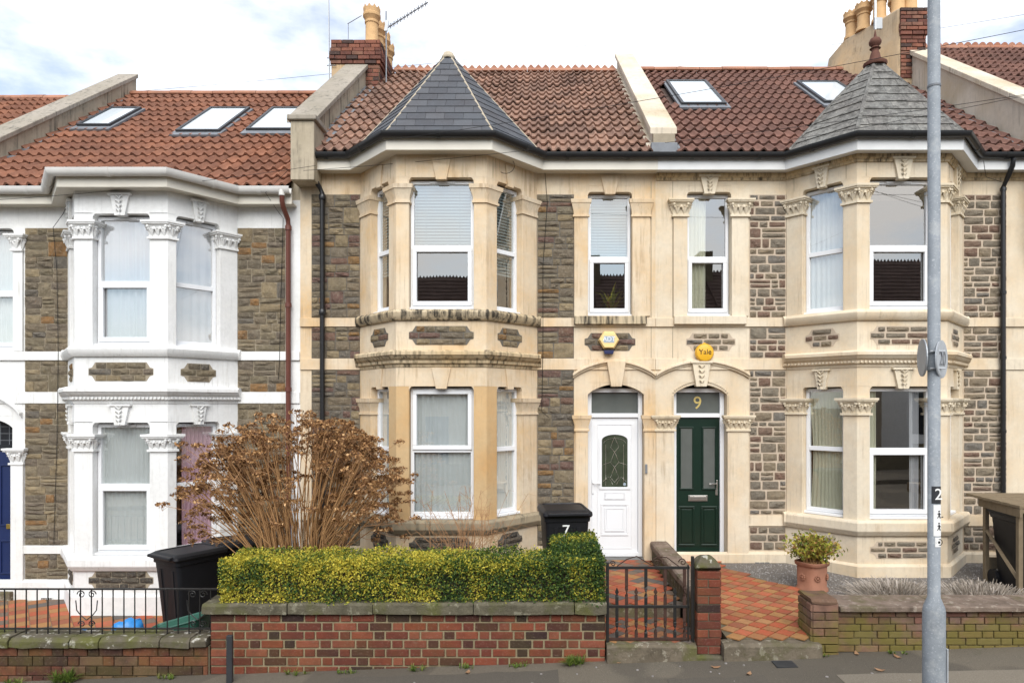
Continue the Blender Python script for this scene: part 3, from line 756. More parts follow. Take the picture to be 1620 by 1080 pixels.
    # windows, lintels, keystones, lozenges
    for nm in 'LFR':
        T, L, an = F_[nm]
        a, b_ = {'L': (pw, L-pc), 'F': (pf, L-pf), 'R': (pc, L-pw)}[nm]
        for (wz, spl, sash, ktop, lower) in ((lw, st['lowsplit'], st['lowsash'], Z_B2A, True), (uw, st['upsplit'], 'lower' if nm == 'F' else 'none', 5.47, False)):
            window(H, T, a+.004, b_-.004, z(wz[0]), z(wz[1]), z(spl), -.10, sash if nm == 'F' else 'none')
            lintel(H, T, a-.001, b_+.001, a, b_, z(wz[1])+.03, z(wz[1])+.2, tm, -.22, -.002)
            keystone(H, T, (a+b_)/2, z(wz[1])-.015, z(ktop)-.01, M[st['cap']], st.get('carved'), .13 if nm == 'F' else .10, .07 if nm == 'F' else .055, .022 if not st.get('carved') else .04)
        uc = L/2; hl = .43 if nm == 'F' else .24
        rubble(H, T, an, uc-hl if nm == 'F' else (a+b_)/2-hl, uc+hl if nm == 'F' else (a+b_)/2+hl, z(2.975), z(3.225), st['stone'], st['joint'], st['mortar'], True, True, band=.26)
        rubble(H, T, an, uc-hl if nm == 'F' else (a+b_)/2-hl, uc+hl if nm == 'F' else (a+b_)/2+hl, z(st['baseloz'][0]), z(st['baseloz'][1]), st.get('basestone', st['stone']), st['joint'], st['mortar'], True, True, band=.26)
    # eaves
    ep = [(x0+st.get('ex0', 0), 0)]+bay+[(x1-st.get('ex1', 0), 0)]
    zs = z(Z_SOF)
    MB().sweep(ep, [(0.0, zs), (.18, zs), (.18, zs+.02), (0.0, zs+.02)]).build('soffit', M[st['fascia']], H)
    MB().sweep(ep, [(.165, zs-.012), (.20, zs-.012), (.20, zs+.17), (.165, zs+.17)]).build('fascia', M[st['fascia']], H, bevel=.004)
    g = st['gutter']; gr = g[1]; gc = zs+.205; gh = gr*1.55; arc = [(.203+gr+gr*math.cos(R(a)), gc+gh*math.sin(R(a))) for a in range(180, 361, 20)]
    arc2 = [(.203+gr+(gr-.008)*math.cos(R(a)), gc+(gh-.008)*math.sin(R(a))) for a in range(360, 179, -20)]
    MB().sweep(ep, arc+arc2).build('gutter', M[g[0]], H, smooth=40)
    # gutter joints/brackets
    for k in range(len(ep)-1):
        T, L, an = faceT(ep[k], ep[k+1])
        for f in ((.5,) if L < 1.3 else (.25, .75)):
            mb = MB(T); u = L*f
            mb.rings([[(uu, .20+gr+(gr+.007)*math.cos(R(a)), gc+(gh+.007)*math.sin(R(a))) for a in range(180, 361, 20)]+[(uu, .203, gc)] for uu in (u-.025, u+.025)])
            mb.build('gutter_bracket', M[g[0]], H, smooth=40)
    return F_, bay
def turret(H, bc, hf, hw, dz, mat, rows, sw, hipmat, thick=.009, lift=.011, over=.19, zap=7.22, hipr=.035, jitter=0, apy=-.02, stop=1.0):
    ze = Z_EAVE+dz-.02; yR = (zap+dz-ze)/PITCH-.2
    E = [(bc-hw-.06, -.2, ze), (bc-hf-over*.55, -BD-over, ze), (bc+hf+over*.55, -BD-over, ze), (bc+hw+.06, -.2, ze)]
    P = (bc, apy, zap+dz); Rr = (bc, yR, zap+dz)
    o = MB().add(E+[P, Rr], [(0, 1, 4), (1, 2, 4), (2, 3, 4), (3, 5, 4), (0, 4, 5)]).build('turret_roof', M['opposite_roof'], H)
    for a, b_ in ((0, 1), (1, 2), (2, 3)): slate_face(o, E[a], E[b_], P, rows, sw, mat, thick, lift, top=stop, jitter=jitter)
    slate_face(o, E[3], Rr, P, rows, sw*1.5, mat, thick, lift); slate_face(o, Rr, E[0], P, rows, sw*1.5, mat, thick, lift)
    for k in (1, 2): hip(o, E[k], P, hipmat, hipr)
    for k in (0, 3): hip(o, Vector(E[k])+Vector((0, 0, .02)), P, hipmat, hipr*.7)
    def skip(x, y): return abs(x-bc) < (hw+.06)*(1-(y+.2)/(yR+.2))-.12
    return o, E, P, skip
# ------------------------------------------------------------ bricks
def brick_mesh(k, mat):
    r = random.Random(k); c = .03
    j = lambda: r.uniform(-.012, .012)
    f = [(-.5+c+j(), -.5, -.5+2*c+j()), (.5-c+j(), -.5, -.5+2*c+j()), (.5-c+j(), -.5, .5-2*c+j()), (-.5+c+j(), -.5, .5-2*c+j())]
    g = [(-.5, -.44, -.5), (.5, -.44, -.5), (.5, -.44, .5), (-.5, -.44, .5)]; h = [(x, .5, z) for x, y, z in g]
    return MB().rings([f, g, h]).mesh('brick', mat)
BRICKS = {m: [brick_mesh(k, M[m]) for k in range(5)] for m in ('brick_red', 'brick_old', 'brick_mossy', 'brick_chimney')}
def put_brick(parent, T, ang, u0, u1, v0, v1, mat, w0, w1, inv):
    o = bpy.data.objects.new('brick', random.choice(BRICKS[mat])); COL.objects.link(o)
    o.location = T((u0+u1)/2, (w0+w1)/2, (v0+v1)/2); o.scale = (u1-u0, w1-w0, v1-v0)
    o.rotation_euler = (random.uniform(-.01, .01), random.uniform(-.008, .008), ang+random.uniform(-.008, .008))
    o.parent = parent; o.matrix_parent_inverse = inv
def brickwork(parent, T, ang, u0, u1, v0, v1, mat, course, bond='flemish', s=.228, h=.112, j=.011, proud=.012, depth=.06, floor=None):
    inv = wmat(parent).inverted(); n = max(1, round((v1-v0)/course)); ch = (v1-v0)/n
    for r in range(n):
        v = v1-ch*(r+1); u = u0; k = r % 2
        if bond == 'flemish' and r % 2: seq = [h*.5+j/2, s, h]
        q = 0
        while u < u1-.02:
            if bond == 'flemish':
                L = (s if (q+k) % 2 == 0 else h) if not (r % 2 and q == 0) else h*random.uniform(.9, 1.1)+.055*(k)
            else: L = s if not (r % 2 and q == 0) else s*.5
            L *= random.uniform(.97, 1.03); e = min(u+L, u1)
            if u1-e < .05: e = u1
            if floor is None or v+ch > floor(u)+.01:
                put_brick(parent, T, ang, u+j/2, e-j/2, v+j/2, v+ch-j/2, mat, -depth, proud+random.uniform(-.003, .003), inv)
            u = e+.0; q += 1
def arch_piece(parent, T, a, b_, spring, crown, top, mat, w0=-.26, w1=-.003, n=12):
    pts = [(a, spring)]+[(a+(b_-a)*i/n, spring+(crown-spring)*math.sin(math.pi*i/n)**.75) for i in range(1, n)]+[(b_, spring), (b_, top), (a, top)]
    return MB(T).face(pts, w0, w1).build('arch', mat, parent)
def hood(parent, T, a, b_, ends, crown, mat, th=.05, out=.07, n=16):
    rings = []
    for i in range(n+1):
        t = i/n; u = a+(b_-a)*t; v = ends+(crown-ends)*math.sin(math.pi*t)**.8
        rings.append([(u, 0, v-th*.9), (u, out*.5, v-th*.9), (u, out*.6, v-th*.3), (u, out, v-th*.2), (u, out, v+th*.4), (u, 0, v+th*.7)])
    return MB(T).rings(rings).build('hood_mould', mat, parent, bevel=.004)
def pilaster(H, a, b_, z0, z1, mat, out=.03):
    return MB(WALLT).box(a, b_, .001, out, z0, z1).build('pilaster', mat, H, bevel=.006)
def pilcap(H, a, b_, z0, z1, mat, carved, out=.03, flare=.045):
    return capital(H, [(a, 0), (a, -out), (b_, -out), (b_, 0)], {0, 1, 2}, z0, z1, mat, carved, flare)
def text(name, body, size, mat, parent, M4, extrude=.0015, local=False, align='CENTER'):
    cu = bpy.data.curves.new(name, 'FONT'); cu.body = body; cu.size = size; cu.align_x = align; cu.align_y = 'CENTER'; cu.extrude = extrude
    t = bpy.data.objects.new('tmp', cu); me = bpy.data.meshes.new_from_object(t); bpy.data.objects.remove(t)
    me.materials.clear(); me.materials.append(mat); me.name = name
    me.transform(M4)
    return link(name, me, parent, local)
def facing(x, y, z, rz=0): return Matrix.Translation((x, y, z)) @ Matrix.Rotation(rz, 4, 'Z') @ Matrix.Rotation(R(90), 4, 'X')
def slits(parent, T, uc, v0, v1, mat, w): pass

PZN = [(3.428, 5.199), (2.847, 3.295), (.646, 2.677), (.16, .522)]
BANDS = [(Z_SILL0, Z_SILL1, .03), (Z_B2A, Z_B2B, .02), (.525, .643, .03)]
base = dict(lowwin=(.69, 2.405), upwin=(3.48, 5.18), lowsplit=1.57, upsplit=4.29, upcap=(4.86, 5.10), lowcap=(2.04, 2.27), pz=PZN, bands=BANDS, baseloz=(.2, .42), sill=(.46, .65))

# ============================================================ house with white painted front (lower, left)
DZ5 = -.482
x5a, x5b, x7b, x9b = -8.30, -3.41, 1.70, 7.05
H5 = empty('terraced_house', (x5a+2.4, 0, -.6), 'white painted stone terraced house with orange tile roof and three skylights', 'house', 'terraced houses in the row')
st5 = dict(base, wall='white_paint', trim='white_paint', cap='white_paint', cornice='white_paint', upsill='white_paint', lowsill='white_paint', stone='rubble_c', basestone='rubble_dark', joint=.010, mortar='mortar_mid',
           carved=True, zbase=-.8, lowsash='lower', panels=[(-7.365, -6.753), (-4.307, -3.62)], fascia='upvc_cream', gutter=('gutter_white', .062), plinth=.155, plinthmat='white_paint',
           pf=.24, pc=.11, pw=.26, holes=[(-8.16, -7.55, .0, 2.5), (-8.1, -7.53, 3.46, 5.27)], ex1=.05)
st5['baseloz'] = (.21, .45)
F5, bay5 = house_front(H5, x5a, x5b, DZ5, -5.53, .62, 1.22, st5)
wp = M['white_paint']
arch_piece(H5, WALLT, -8.16, -7.55, 2.33+DZ5, 2.45+DZ5, 2.5+DZ5, wp)
hood(H5, WALLT, -8.28, -7.40, 2.52+DZ5, 2.78+DZ5, wp)
pilaster(H5, -7.55, -7.372, -.12+DZ5, 1.82+DZ5, wp, .041); pilcap(H5, -7.55, -7.385, 1.80+DZ5, 2.04+DZ5, wp, True)
pilaster(H5, -7.525, -7.385, Z_SILL1+DZ5+.002, 4.87+DZ5, wp); pilcap(H5, -7.525, -7.4, 4.86+DZ5, 5.10+DZ5, wp, True)
window(H5, WALLT, -8.09, -7.535, 3.48+DZ5, 5.19+DZ5, 4.29+DZ5, -.12)
lintel(H5, WALLT, -8.1, -7.53, -8.1, -7.53, 5.2+DZ5, 5.27+DZ5, wp, -.24, -.003)
d5 = MB(WALLT).box(-8.15, -7.56, -.2, -.12, .0+DZ5, 1.98+DZ5).build('door', M['door_blue'], H5, bevel=.006)
for a, b_, c, d in ((-8.05, -7.9, .9, 1.8), (-7.82, -7.64, .9, 1.8), (-8.05, -7.9, .2, .7), (-7.82, -7.64, .2, .7)):
    MB(WALLT).ringframe(a, b_, c+DZ5, d+DZ5, .025, -.121, -.105).build('panel_moulding', M['door_blue'], d5, bevel=.004)
MB(WALLT).box(-7.72, -7.58, -.119, -.10, .86+DZ5, .93+DZ5).build('letter_box', M['brass'], d5, bevel=.004)
fl = MB(WALLT).box(-8.15, -7.56, -.2, -.12, 1.98+DZ5, 2.06+DZ5).box(-8.15, -7.56, -.2, -.15, 2.06+DZ5, 2.46+DZ5).build('fanlight', M['dark_glass'], H5)
for k in range(5): MB(WALLT).box(-8.1+k*.13, -8.094+k*.13, -.15, -.146, 2.08+DZ5, 2.4+DZ5).build('lead_came', M['lead'], fl)
for k in range(3): MB(WALLT).box(-8.15, -7.56, -.15, -.1465, 2.14+DZ5+k*.1, 2.146+DZ5+k*.1).build('lead_came', M['lead'], fl)
MB(WALLT).box(-8.2, -7.5, -.26, .12, -.25+DZ5, -.003+DZ5).build('doorstep', M['step_stone'], H5, bevel=.01)
vent = MB(WALLT).ringframe(-7.1, -6.93, -.67, -.57, .008, .05, .062).build('air_vent', M['white_paint'], H5)
for k in range(8): MB(WALLT).box(-7.09+k*.02, -7.083+k*.02, .051, .056, -.665, -.575).build('vent_slot', M['gutter_black'], vent)
# roof of the white house
ZE5 = Z_EAVE+DZ5
sk5 = [(-7.98, -7.40, 2.06, 3.02), (-6.12, -5.37, 1.78, 3.02), (-4.96, -4.16, 1.85, 3.02)]
ro5, zr5 = pitched_roof(H5, x5a-.05, x5b-.12, ZE5, M['tile_orange'], .34, lambda x, y: any(a+.0 < x < b_-.0 and c+.1 < y < d-.2 for a, b_, c, d in sk5))
for s_ in sk5: skylight(ro5, ZE5, *s_)
ridge(ro5, x5a, x5b-.1, zr5+.03, 'plain')
MB().plan(offset_poly(bay5, [.24, .24, .24, 0]), ZE5-.06, ZE5-.03).build('bay_roof', M['lead'], H5)
parapet(H5, x5a-.27, x5a+.07, -.25, 4.2, ZE5, .34, M['parapet_render'], M['old_coping'], joints=5)
step_flashing(ro5, x5a+.07, ZE5, -.2, 3.9, 13, 1)
# red-brown downpipe
px_, = (PX(455, -.1),)
MB().tube([(PX(445, -.3), -.28, 5.15), (PX(445, -.3), -.27, 5.02), (PX(447, -.25), -.22, 4.95), (px_, -.09, 4.82), (px_, -.07, 4.74), (px_, -.07, -.5)], .035, 10).build('downpipe', M['pipe_brown'], H5, smooth=50)
for zz in (4.7, 3.6, 2.4, 1.2): MB().lathe([(.045, zz-.03), (.045, zz+.03)], px_, -.07, 12).build('pipe_collar', M['pipe_brown'], H5, smooth=50)
MB().tube([(PX(445, -.3), -.28, 5.22), (PX(445, -.3), -.28, 5.10)], .042, 10).build('gutter_outlet', M['gutter_white'], H5, smooth=50)

# ============================================================ number seven: bath stone, slate turret
H7 = empty('terraced_house', ((x5b+x7b)/2, 0, -.3), 'cream stone terraced house with dark slate turret roof and white front door', 'house', 'terraced houses in the row')
st7 = dict(base, wall='bath_stone', trim='bath_stone', cap='bath_stone', cornice='cornice_stone', upsill='stained_sill', lowsill='rough_sill', stone='rubble_a', basestone='rubble_dark', joint=.013, mortar='mortar_dark',
           zbase=-.5, lowsash='upper', plainlow=True, pier='bath_stone_orange', panels=[(-3.246, -2.55), (.0, .527)], fascia='upvc_cream', gutter=('gutter_black', .052),
           holes=[(.727, 1.535, -.05, 2.5), (.727, 1.364, 3.46, 5.33)], ex0=.03)
F7, bay7 = house_front(H7, x5b, x7b, 0, -1.275, .60, 1.27, st7)
bs = M['bath_stone']
# ============================================================ number nine
H9 = empty('terraced_house', ((x7b+x9b)/2, 0, -.3), 'cream stone terraced house with grey turret roof, finial and dark green door', 'house', 'terraced houses in the row')
st9 = dict(base, wall='bath_stone_pale', trim='bath_stone_pale', cap='carved_stone', cornice='bath_stone_pale', upsill='bath_stone_pale', lowsill='bath_stone_pale', stone='rubble_b', joint=.024, mortar='mortar_pale', coursed=True,
           carved=True, zbase=-.5, lowsash='lower', panels=[(3.05, 3.578), (6.125, 6.75)], pz=PZN[:2]+[(.60, 2.677), (.09, .43)], bands=BANDS[:2]+[(.44, .595, .03)], baseloz=(.14, .37), sill=(.44, .65), fascia='fascia_grey', gutter=('gutter_black', .05),
           plinth=.07, plinthmat='bath_stone_pale', pw=.245, pc=.19, holes=[(1.964, 2.728, -.05, 2.5), (2.155, 2.79, 3.46, 5.33)])
F9, bay9 = house_front(H9, x7b, x9b, 0, 4.85, .60, 1.27, st9)
MB().sweep([(x7b+.01, 0)]+bay9+[(x9b-.01, 0)], [(.001, 5.40), (.02, 5.40), (.025, 5.43), (.05, 5.455), (.055, 5.497), (.001, 5.497)]).build('bed_mould', M['cornice_stone'], H9, bevel=.003)
bp = M['bath_stone_pale']; cv = M['carved_stone']
for H, m, cm, carved, pil, dpil, win, door, uc, loz in ((H7, bs, bs, False, ((.53, .727), (1.364, 1.62)), ((.545, .727), (1.535, 1.70)), (.727, 1.364), (.727, 1.535), 1.131, (.68, 1.41)),
                                              (H9, bp, cv, True, ((1.955, 2.155), (2.79, 3.03)), ((1.703, 1.964), (2.728, 3.03)), (2.155, 2.79), (1.964, 2.728), 2.346, (2.14, 2.85))):
    zu = 3.46
    window(H, WALLT, win[0]+.008, win[1]-.008, 3.49, 5.228, 4.30, -.11)
    lintel(H, WALLT, win[0], win[1], win[0]+.001, win[1]-.001, 5.24, 5.33, m, -.24, -.003, .05)
    keystone(H, WALLT, (win[0]+win[1])/2, 5.20, 5.47, cm, carved, .135, .075, .022 if not carved else .04)
    for a, b_ in pil:
        pilaster(H, a, b_, Z_SILL1+.025, 4.88, m, .028); pilcap(H, a, b_, 4.87, 5.12, cm, carved)
    MB(WALLT).box(win[0]-.20, win[1]+.20, .0012, .085, Z_SILL0+.03, Z_SILL1+.022).build('window_ledge', M['stained_sill'] if H is H7 else m, H, bevel=.01)
    rubble(H, WALLT, 0, loz[0], loz[1], 2.955, 3.21, 'rubble_a' if H is H7 else 'rubble_b', .013 if H is H7 else .024, 'mortar_dark' if H is H7 else 'mortar_pale', True, True, band=.26)
    arch_piece(H, WALLT, door[0], door[1], 2.33, 2.475, 2.5, m)
    for a, b_ in dpil:
        pilaster(H, a, b_, -.3, 1.81, m, .037); pilcap(H, a+.001, b_-.001, 1.80, 2.03, cm, carved, .035)
    hood(H, WALLT, x7b-1.19 if H is H7 else x7b+.004, x7b-.004 if H is H7 else 3.045, 2.60, 2.80, m)
    keystone(H, WALLT, (door[0]+door[1])/2, 2.44, 2.80, cm, carved, .135, .075, .08)
    # door frame and fanlight
    fr = MB(WALLT); y0 = -.17; fr.ringframe(door[0]+.004, door[1]-.004, -.03, 2.42, .06, y0-.06, y0+.04); fr.box(door[0]+.064, door[1]-.064, y0-.06, y0+.039, 1.995, 2.055)
    fo = fr.build('door_frame', M['upvc'], H, bevel=.005)
    MB(WALLT).box(door[0]+.06, door[1]-.06, y0-.03, y0-.01, 2.05, 2.37).build('fanlight', M['frost_glass'], fo)
    MB(WALLT).box(door[0]-.02, door[1]+.02, -.26, .02, -.18, -.035).build('doorstep', M['plinth_grey'], H, bevel=.008)
if True:  # white door of number seven
    a, b_ = .727+.066, 1.535-.066; uc = (a+b_)/2
    d7 = MB(WALLT).box(a, b_, -.21, -.165, .02, 1.992).build('door', M['upvc'], H7, bevel=.005)
    MB(WALLT).ringframe(a+.085, b_-.085, .08, 1.9, .012, -.166, -.157).build('panel_moulding', M['upvc'], d7, bevel=.003)
    gp = [(uc-.19, .98), (uc+.19, .98), (uc+.19, 1.66)]+[(uc+.19*math.cos(R(t)), 1.66+.085*math.sin(R(t))) for t in range(15, 180, 15)]+[(uc-.19, 1.66)]
    cx_ = lambda k, q: [(uc+(x-uc)*k, 1.33+(y-1.33)*q) for x, y in gp]
    o_, i_ = cx_(1.2, 1.1), gp
    mb = MB(WALLT); mb.rings([[(u, w, v) for u, v in pl] for pl, w in ((o_, -.165), (o_, -.15), (i_, -.148), (i_, -.165))], cap=False); mb.build('glazing_bead', M['upvc'], d7, bevel=.003)
    MB(WALLT).face([(uc+(x-uc)*.98, y) for x, y in gp], -.164, -.161).build('pane', M['door_glass'], d7)
    mb = MB(WALLT)
    for sg in (-1, 1):
        for k in range(3):
            mb.tube([(uc, -.158, 1.05+.22*k), (uc+sg*.06, -.158, 1.12+.22*k), (uc+sg*.03, -.158, 1.2+.22*k), (uc, -.158, 1.27+.22*k)], .0035, 4)
        mb.tube([(uc+sg*.13, -.158, 1.0), (uc+sg*.13, -.158, 1.6)], .0025, 4); mb.tube([(uc+sg*.18, -.158, 1.3), (uc+sg*.07, -.158, 1.34)], .0025, 4)
        mb.tube([(uc+sg*.17, -.158, 1.06), (uc+sg*.09, -.158, 1.13), (uc+sg*.03, -.158, 1.02)], .0035, 4)
    mb.tube([(uc+.16*math.cos(R(t)), -.158, 1.62+.07*math.sin(R(t))) for t in range(0, 181, 20)], .0025, 4)
    mb.build('leaded_pattern', M['chrome'], d7)
    MB(WALLT).lathe([(.0, 0), (.001, 0)], 0, 0, 4)
    mb = MB(lambda u, w, v: (u, .1595-w, v)); mb.rings([[(uc+.145+.022*math.cos(2*math.pi*k/12), w, 1.02+.022*math.sin(2*math.pi*k/12)) for k in range(12)] for w in (.001, .003)]); mb.build('sticker', M['print_grey'], d7)
    MB(WALLT).ringframe(uc-.15, uc+.15, .8, .9, .012, -.166, -.15).box(uc-.135, uc+.135, -.166, -.155, .812, .888).build('letter_box', M['upvc'], d7, bevel=.004)
    MB(WALLT).ringframe(uc-.2, uc+.2, .27, .74, .03, -.166, -.152).build('panel_moulding', M['upvc'], d7, bevel=.006)
    MB(WALLT).ringframe(uc-.145, uc+.145, .33, .68, .025, -.166, -.150).box(uc-.12, uc+.12, -.166, -.155, .355, .655).build('panel', M['upvc'], d7, bevel=.006)
    MB(WALLT).box(a+.005, a+.035, -.166, -.152, .88, 1.1).build('handle_plate', M['upvc'], d7, bevel=.004)
    MB(WALLT).tube([(a+.02, -.15, 1.04), (a+.02, -.12, 1.04), (a+.13, -.115, 1.04)], .009, 8).build('door_handle', M['upvc'], d7, smooth=50)
    MB(WALLT).box(1.545, 1.575, .036, .065, 1.2, 1.33).build('doorbell', M['lead'], H7, bevel=.004)
    a, b_ = 1.964+.066, 2.728-.066; uc = (a+b_)/2     # green door of number nine
    d9 = MB(WALLT).box(a, b_, -.21, -.165, .02, 1.992).build('door', M['door_green'], H9, bevel=.005)
    for sg in (-1, 1):
        c_ = uc+sg*.165
        MB(WALLT).ringframe(c_-.105, c_+.105, .94, 1.86, .022, -.166, -.148).build('glazing_bead', M['door_green'], d9, bevel=.005)
        MB(WALLT).box(c_-.084, c_+.084, -.166, -.160, .96, 1.84).build('pane', M['frost_glass'], d9)
        MB(WALLT).ringframe(c_-.12, c_+.12, .12, .70, .028, -.166, -.146).build('panel_moulding', M['door_green'], d9, bevel=.008)
        MB(WALLT).box(c_-.075, c_+.075, -.166, -.154, .165, .655).build('panel', M['door_green'], d9, bevel=.006)
    MB(WALLT).box(uc-.14, uc+.14, -.166, -.148, .775, .86).box(uc-.12, uc+.12, -.15, -.143, .79, .845).build('letter_box', M['chrome'], d9, bevel=.005)
    MB(WALLT).box(b_-.06, b_-.025, -.166, -.152, .86, 1.08).build('handle_plate', M['chrome'], d9, bevel=.004)
    MB(WALLT).tube([(b_-.043, -.15, 1.03), (b_-.043, -.115, 1.03), (b_-.16, -.11, 1.03)], .009, 8).build('door_handle', M['chrome'], d9, smooth=50)
    text('house_number', '9', .26, M['print_gold'], d9, facing(uc+.0, .178, 2.2))
mb = MB(WALLT)
for k in range(30):
    t = k/29; u = 1.955+.782*t; v = 2.33+.165*math.sin(math.pi*t)**.75; mb.blob((u, .004, v+.03), (.013, .014, .016), 5, 4)
for k in range(9):
    for u in (1.945, 2.747): mb.blob((u, .004, 2.06+k*.031), (.013, .014, .014), 5, 4)
mb.build('arch_beading', cv, H9, smooth=60)
# eave-to-plinth joints between the two cream houses
for u in (1.638, 1.948):
    MB(WALLT).box(u-.004, u+.004, 0, .0035, 2.85, 5.39).build('stone_joint', M['mortar_mid'], H7 if u < 1.7 else H9)
for nm, us_ in (('L', (.12, .86)), ('F', (.12, 1.05)), ('R', (.12, .88))):
    for u in us_:
        MB(F9[nm][0]).box(u-.003, u+.003, -.01, .0022, 5.215, 5.40).build('stone_joint', M['mortar_mid'], H9)
        MB(F7[nm][0]).box(u-.003, u+.003, -.01, .0018, 5.215, 5.495).build('stone_joint', M['cornice_stone'], H7)
MB(WALLT).box(3.10, 3.34, .0505, .056, -.165, -.055).build('air_vent', M['carved_stone'], H9, bevel=.004)
for k in range(3):
    MB(lambda u, w, v: (u, -w, v)).ringframe(3.115+k*.072, 3.175+k*.072, -.15, -.07, .014, .056, .064).build('vent_ring', M['plinth_grey'], H9)
# turrets
t7, E7, P7, skip7 = turret(H7, -1.275, .60, 1.27, 0, M['slate'], 13, .25, M['mortar_hip'], hipr=.016)
MB().lathe([(.10, 7.12), (.105, 7.15), (.07, 7.21), (.03, 7.235)], -1.275, -.03, 8).build('apex_cap', M['mortar_hip'], t7, bevel=.01)
t9, E9, P9, skip9 = turret(H9, 4.85, .60, 1.27, 0, M['slate_old'], 10, .42, M['slate_old'], .014, .016, zap=7.13, hipr=.03, jitter=.01)
c9 = P9
MB().lathe([(.15, 7.03), (.16, 7.05), (.16, 7.075), (.085, 7.11), (.06, 7.22), (.05, 7.24), (.05, 7.27), (.075, 7.285), (.05, 7.30), (.045, 7.315), (.08, 7.35), (.085, 7.385), (.065, 7.425), (.022, 7.45), (.018, 7.48), (.003, 7.56)], c9[0], c9[1], 14).build('finial', M['finial_red'], t9, smooth=50)
# roofs
ro7, zr7 = pitched_roof(H7, x5b+.19, x7b-.08, Z_EAVE, M['tile_pink'], .29, skip7, wob=1.2)
ridge(ro7, x5b+.5, x7b-.1, zr7, 'crest')
sk9 = [(2.42, 3.18, 1.70, 3.1), (4.86, 5.64, 1.80, 3.05)]
ro9, zr9 = pitched_roof(H9, x7b+.25, x9b-.05, Z_EAVE, M['tile_brown'], .32, lambda x, y: skip9(x, y) or any(a < x < b_ and c+.1 < y < d-.2 for a, b_, c, d in sk9))
for s_ in sk9: skylight(ro9, Z_EAVE, *s_)
ridge(ro9, x7b+.2, x9b-.1, zr9+.03, 'plain')
parapet(H7, -3.56, -3.22, .05, 3.05, Z_EAVE, .36, M['parapet_render'], M['old_coping'], joints=3)
MB().box(-3.43, -3.10, -.34, .12, 5.30, 6.12).build('kneeler', M['parapet_render'], H7, bevel=.012)
MB().box(-3.47, -3.06, -.385, .14, 6.122, 6.20).build('kneeler_cap', M['old_coping'], H7, bevel=.02)
step_flashing(ro7, -3.22, Z_EAVE, .1, 3.0, 9, 1)
parapet(H7, 1.64, 1.93, -.12, 4.25, Z_EAVE, .26, M['parapet_pale'], M['parapet_pale'], thick=.1, joints=6, low=-.2)
MB().box(1.63, 1.94, -.22, -.125, 5.72, 5.99).build('kneeler', M['mortar_mid'], H7, bevel=.01)
MB().box(1.60, 1.97, -.245, -.10, 5.70, 5.86).build('lead_apron', M['lead'], H7, bevel=.01)
step_flashing(ro9, 1.93, Z_EAVE, -.15, 1.0, 4, 1)
MB().box(1.57, 1.64, -.2, .01, Z_EAVE+.03, Z_EAVE+.05)
mb = MB(); z_ = lambda y: Z_EAVE+PITCH*(y+.2)
mb.rings([[(1.645, y, z_(y)+.085), (1.56, y, z_(y)+.075), (1.56, y, z_(y)), (1.645, y, z_(y))] for y in (-.15, 4.1)]).build('mortar_fillet', M['parapet_pale'], H7)
# house eleven (right edge) and house three (left edge): roofs, parapets and plain fronts
H11 = empty('terraced_house', (9.6, 0, -.2), 'terraced house beside grey parapet, only its brown tiled roof corner showing', 'house', 'terraced houses in the row')
ro11, zr11 = pitched_roof(H11, x9b+.28, 12.3, Z_EAVE+.46, M['tile_brown'], .29, None, wob=1.3)
ridge(ro11, x9b+.3, 12.3, zr11, 'scallop')
MB().box(x9b+.003, 12.3, .0, .26, -.5, 6.15).build('wall', bp, H11)
parapet(H11, x9b-.02, x9b+.28, -.3, 4.25, Z_EAVE, .62, M['parapet_pale'], M['parapet_pale'], thick=.1, joints=7)
step_flashing(ro9, x9b-.02, Z_EAVE, -.2, 3.8, 14, -1)
H3 = empty('terraced_house', (-10.8, 0, -.8), 'terraced house at the far end, only its red roof tiles showing past parapet', 'house', 'terraced houses in the row')
ro3, zr3 = pitched_roof(H3, -13.2, x5a-.27, ZE5-.06, M['tile_orange'], .30, None, wob=1.2)
ridge(ro3, -13.2, x5a-.3, zr3, 'plain')
MB().box(-13.2, x5a-.003, .0, .26, -1.0, 5.1).build('wall', wp, H3)
# downpipes
pxx = PX(509, -.1)
MB().tube([(PX(486, -.3), -.27, 5.62), (PX(486, -.3), -.27, 5.52), (PX(492, -.25), -.22, 5.42), (PX(505, -.12), -.10, 5.27), (pxx, -.075, 5.2), (pxx, -.075, -.2)], .034, 10).build('downpipe', M['gutter_black'], H7, smooth=50)
for zz in (5.14, 3.5, 1.9): MB().lathe([(.044, zz-.04), (.05, zz-.02), (.05, zz+.03), (.042, zz+.04)], pxx, -.075, 12).build('pipe_collar', M['gutter_black'], H7, smooth=50)
p9 = PX(1589, -.1)
MB().tube([(PX(1606, -.3), -.27, 5.62), (PX(1605, -.3), -.26, 5.52), (PX(1595, -.15), -.12, 5.38), (p9, -.075, 5.28), (p9, -.075, .0)], .034, 10).build('downpipe', M['gutter_black'], H9, smooth=50)
for zz in (5.25, 3.78, 2.85, 1.8): MB().lathe([(.042, zz-.02), (.042, zz+.02)], p9, -.075, 12).build('pipe_collar', M['gutter_black'], H9, smooth=50)
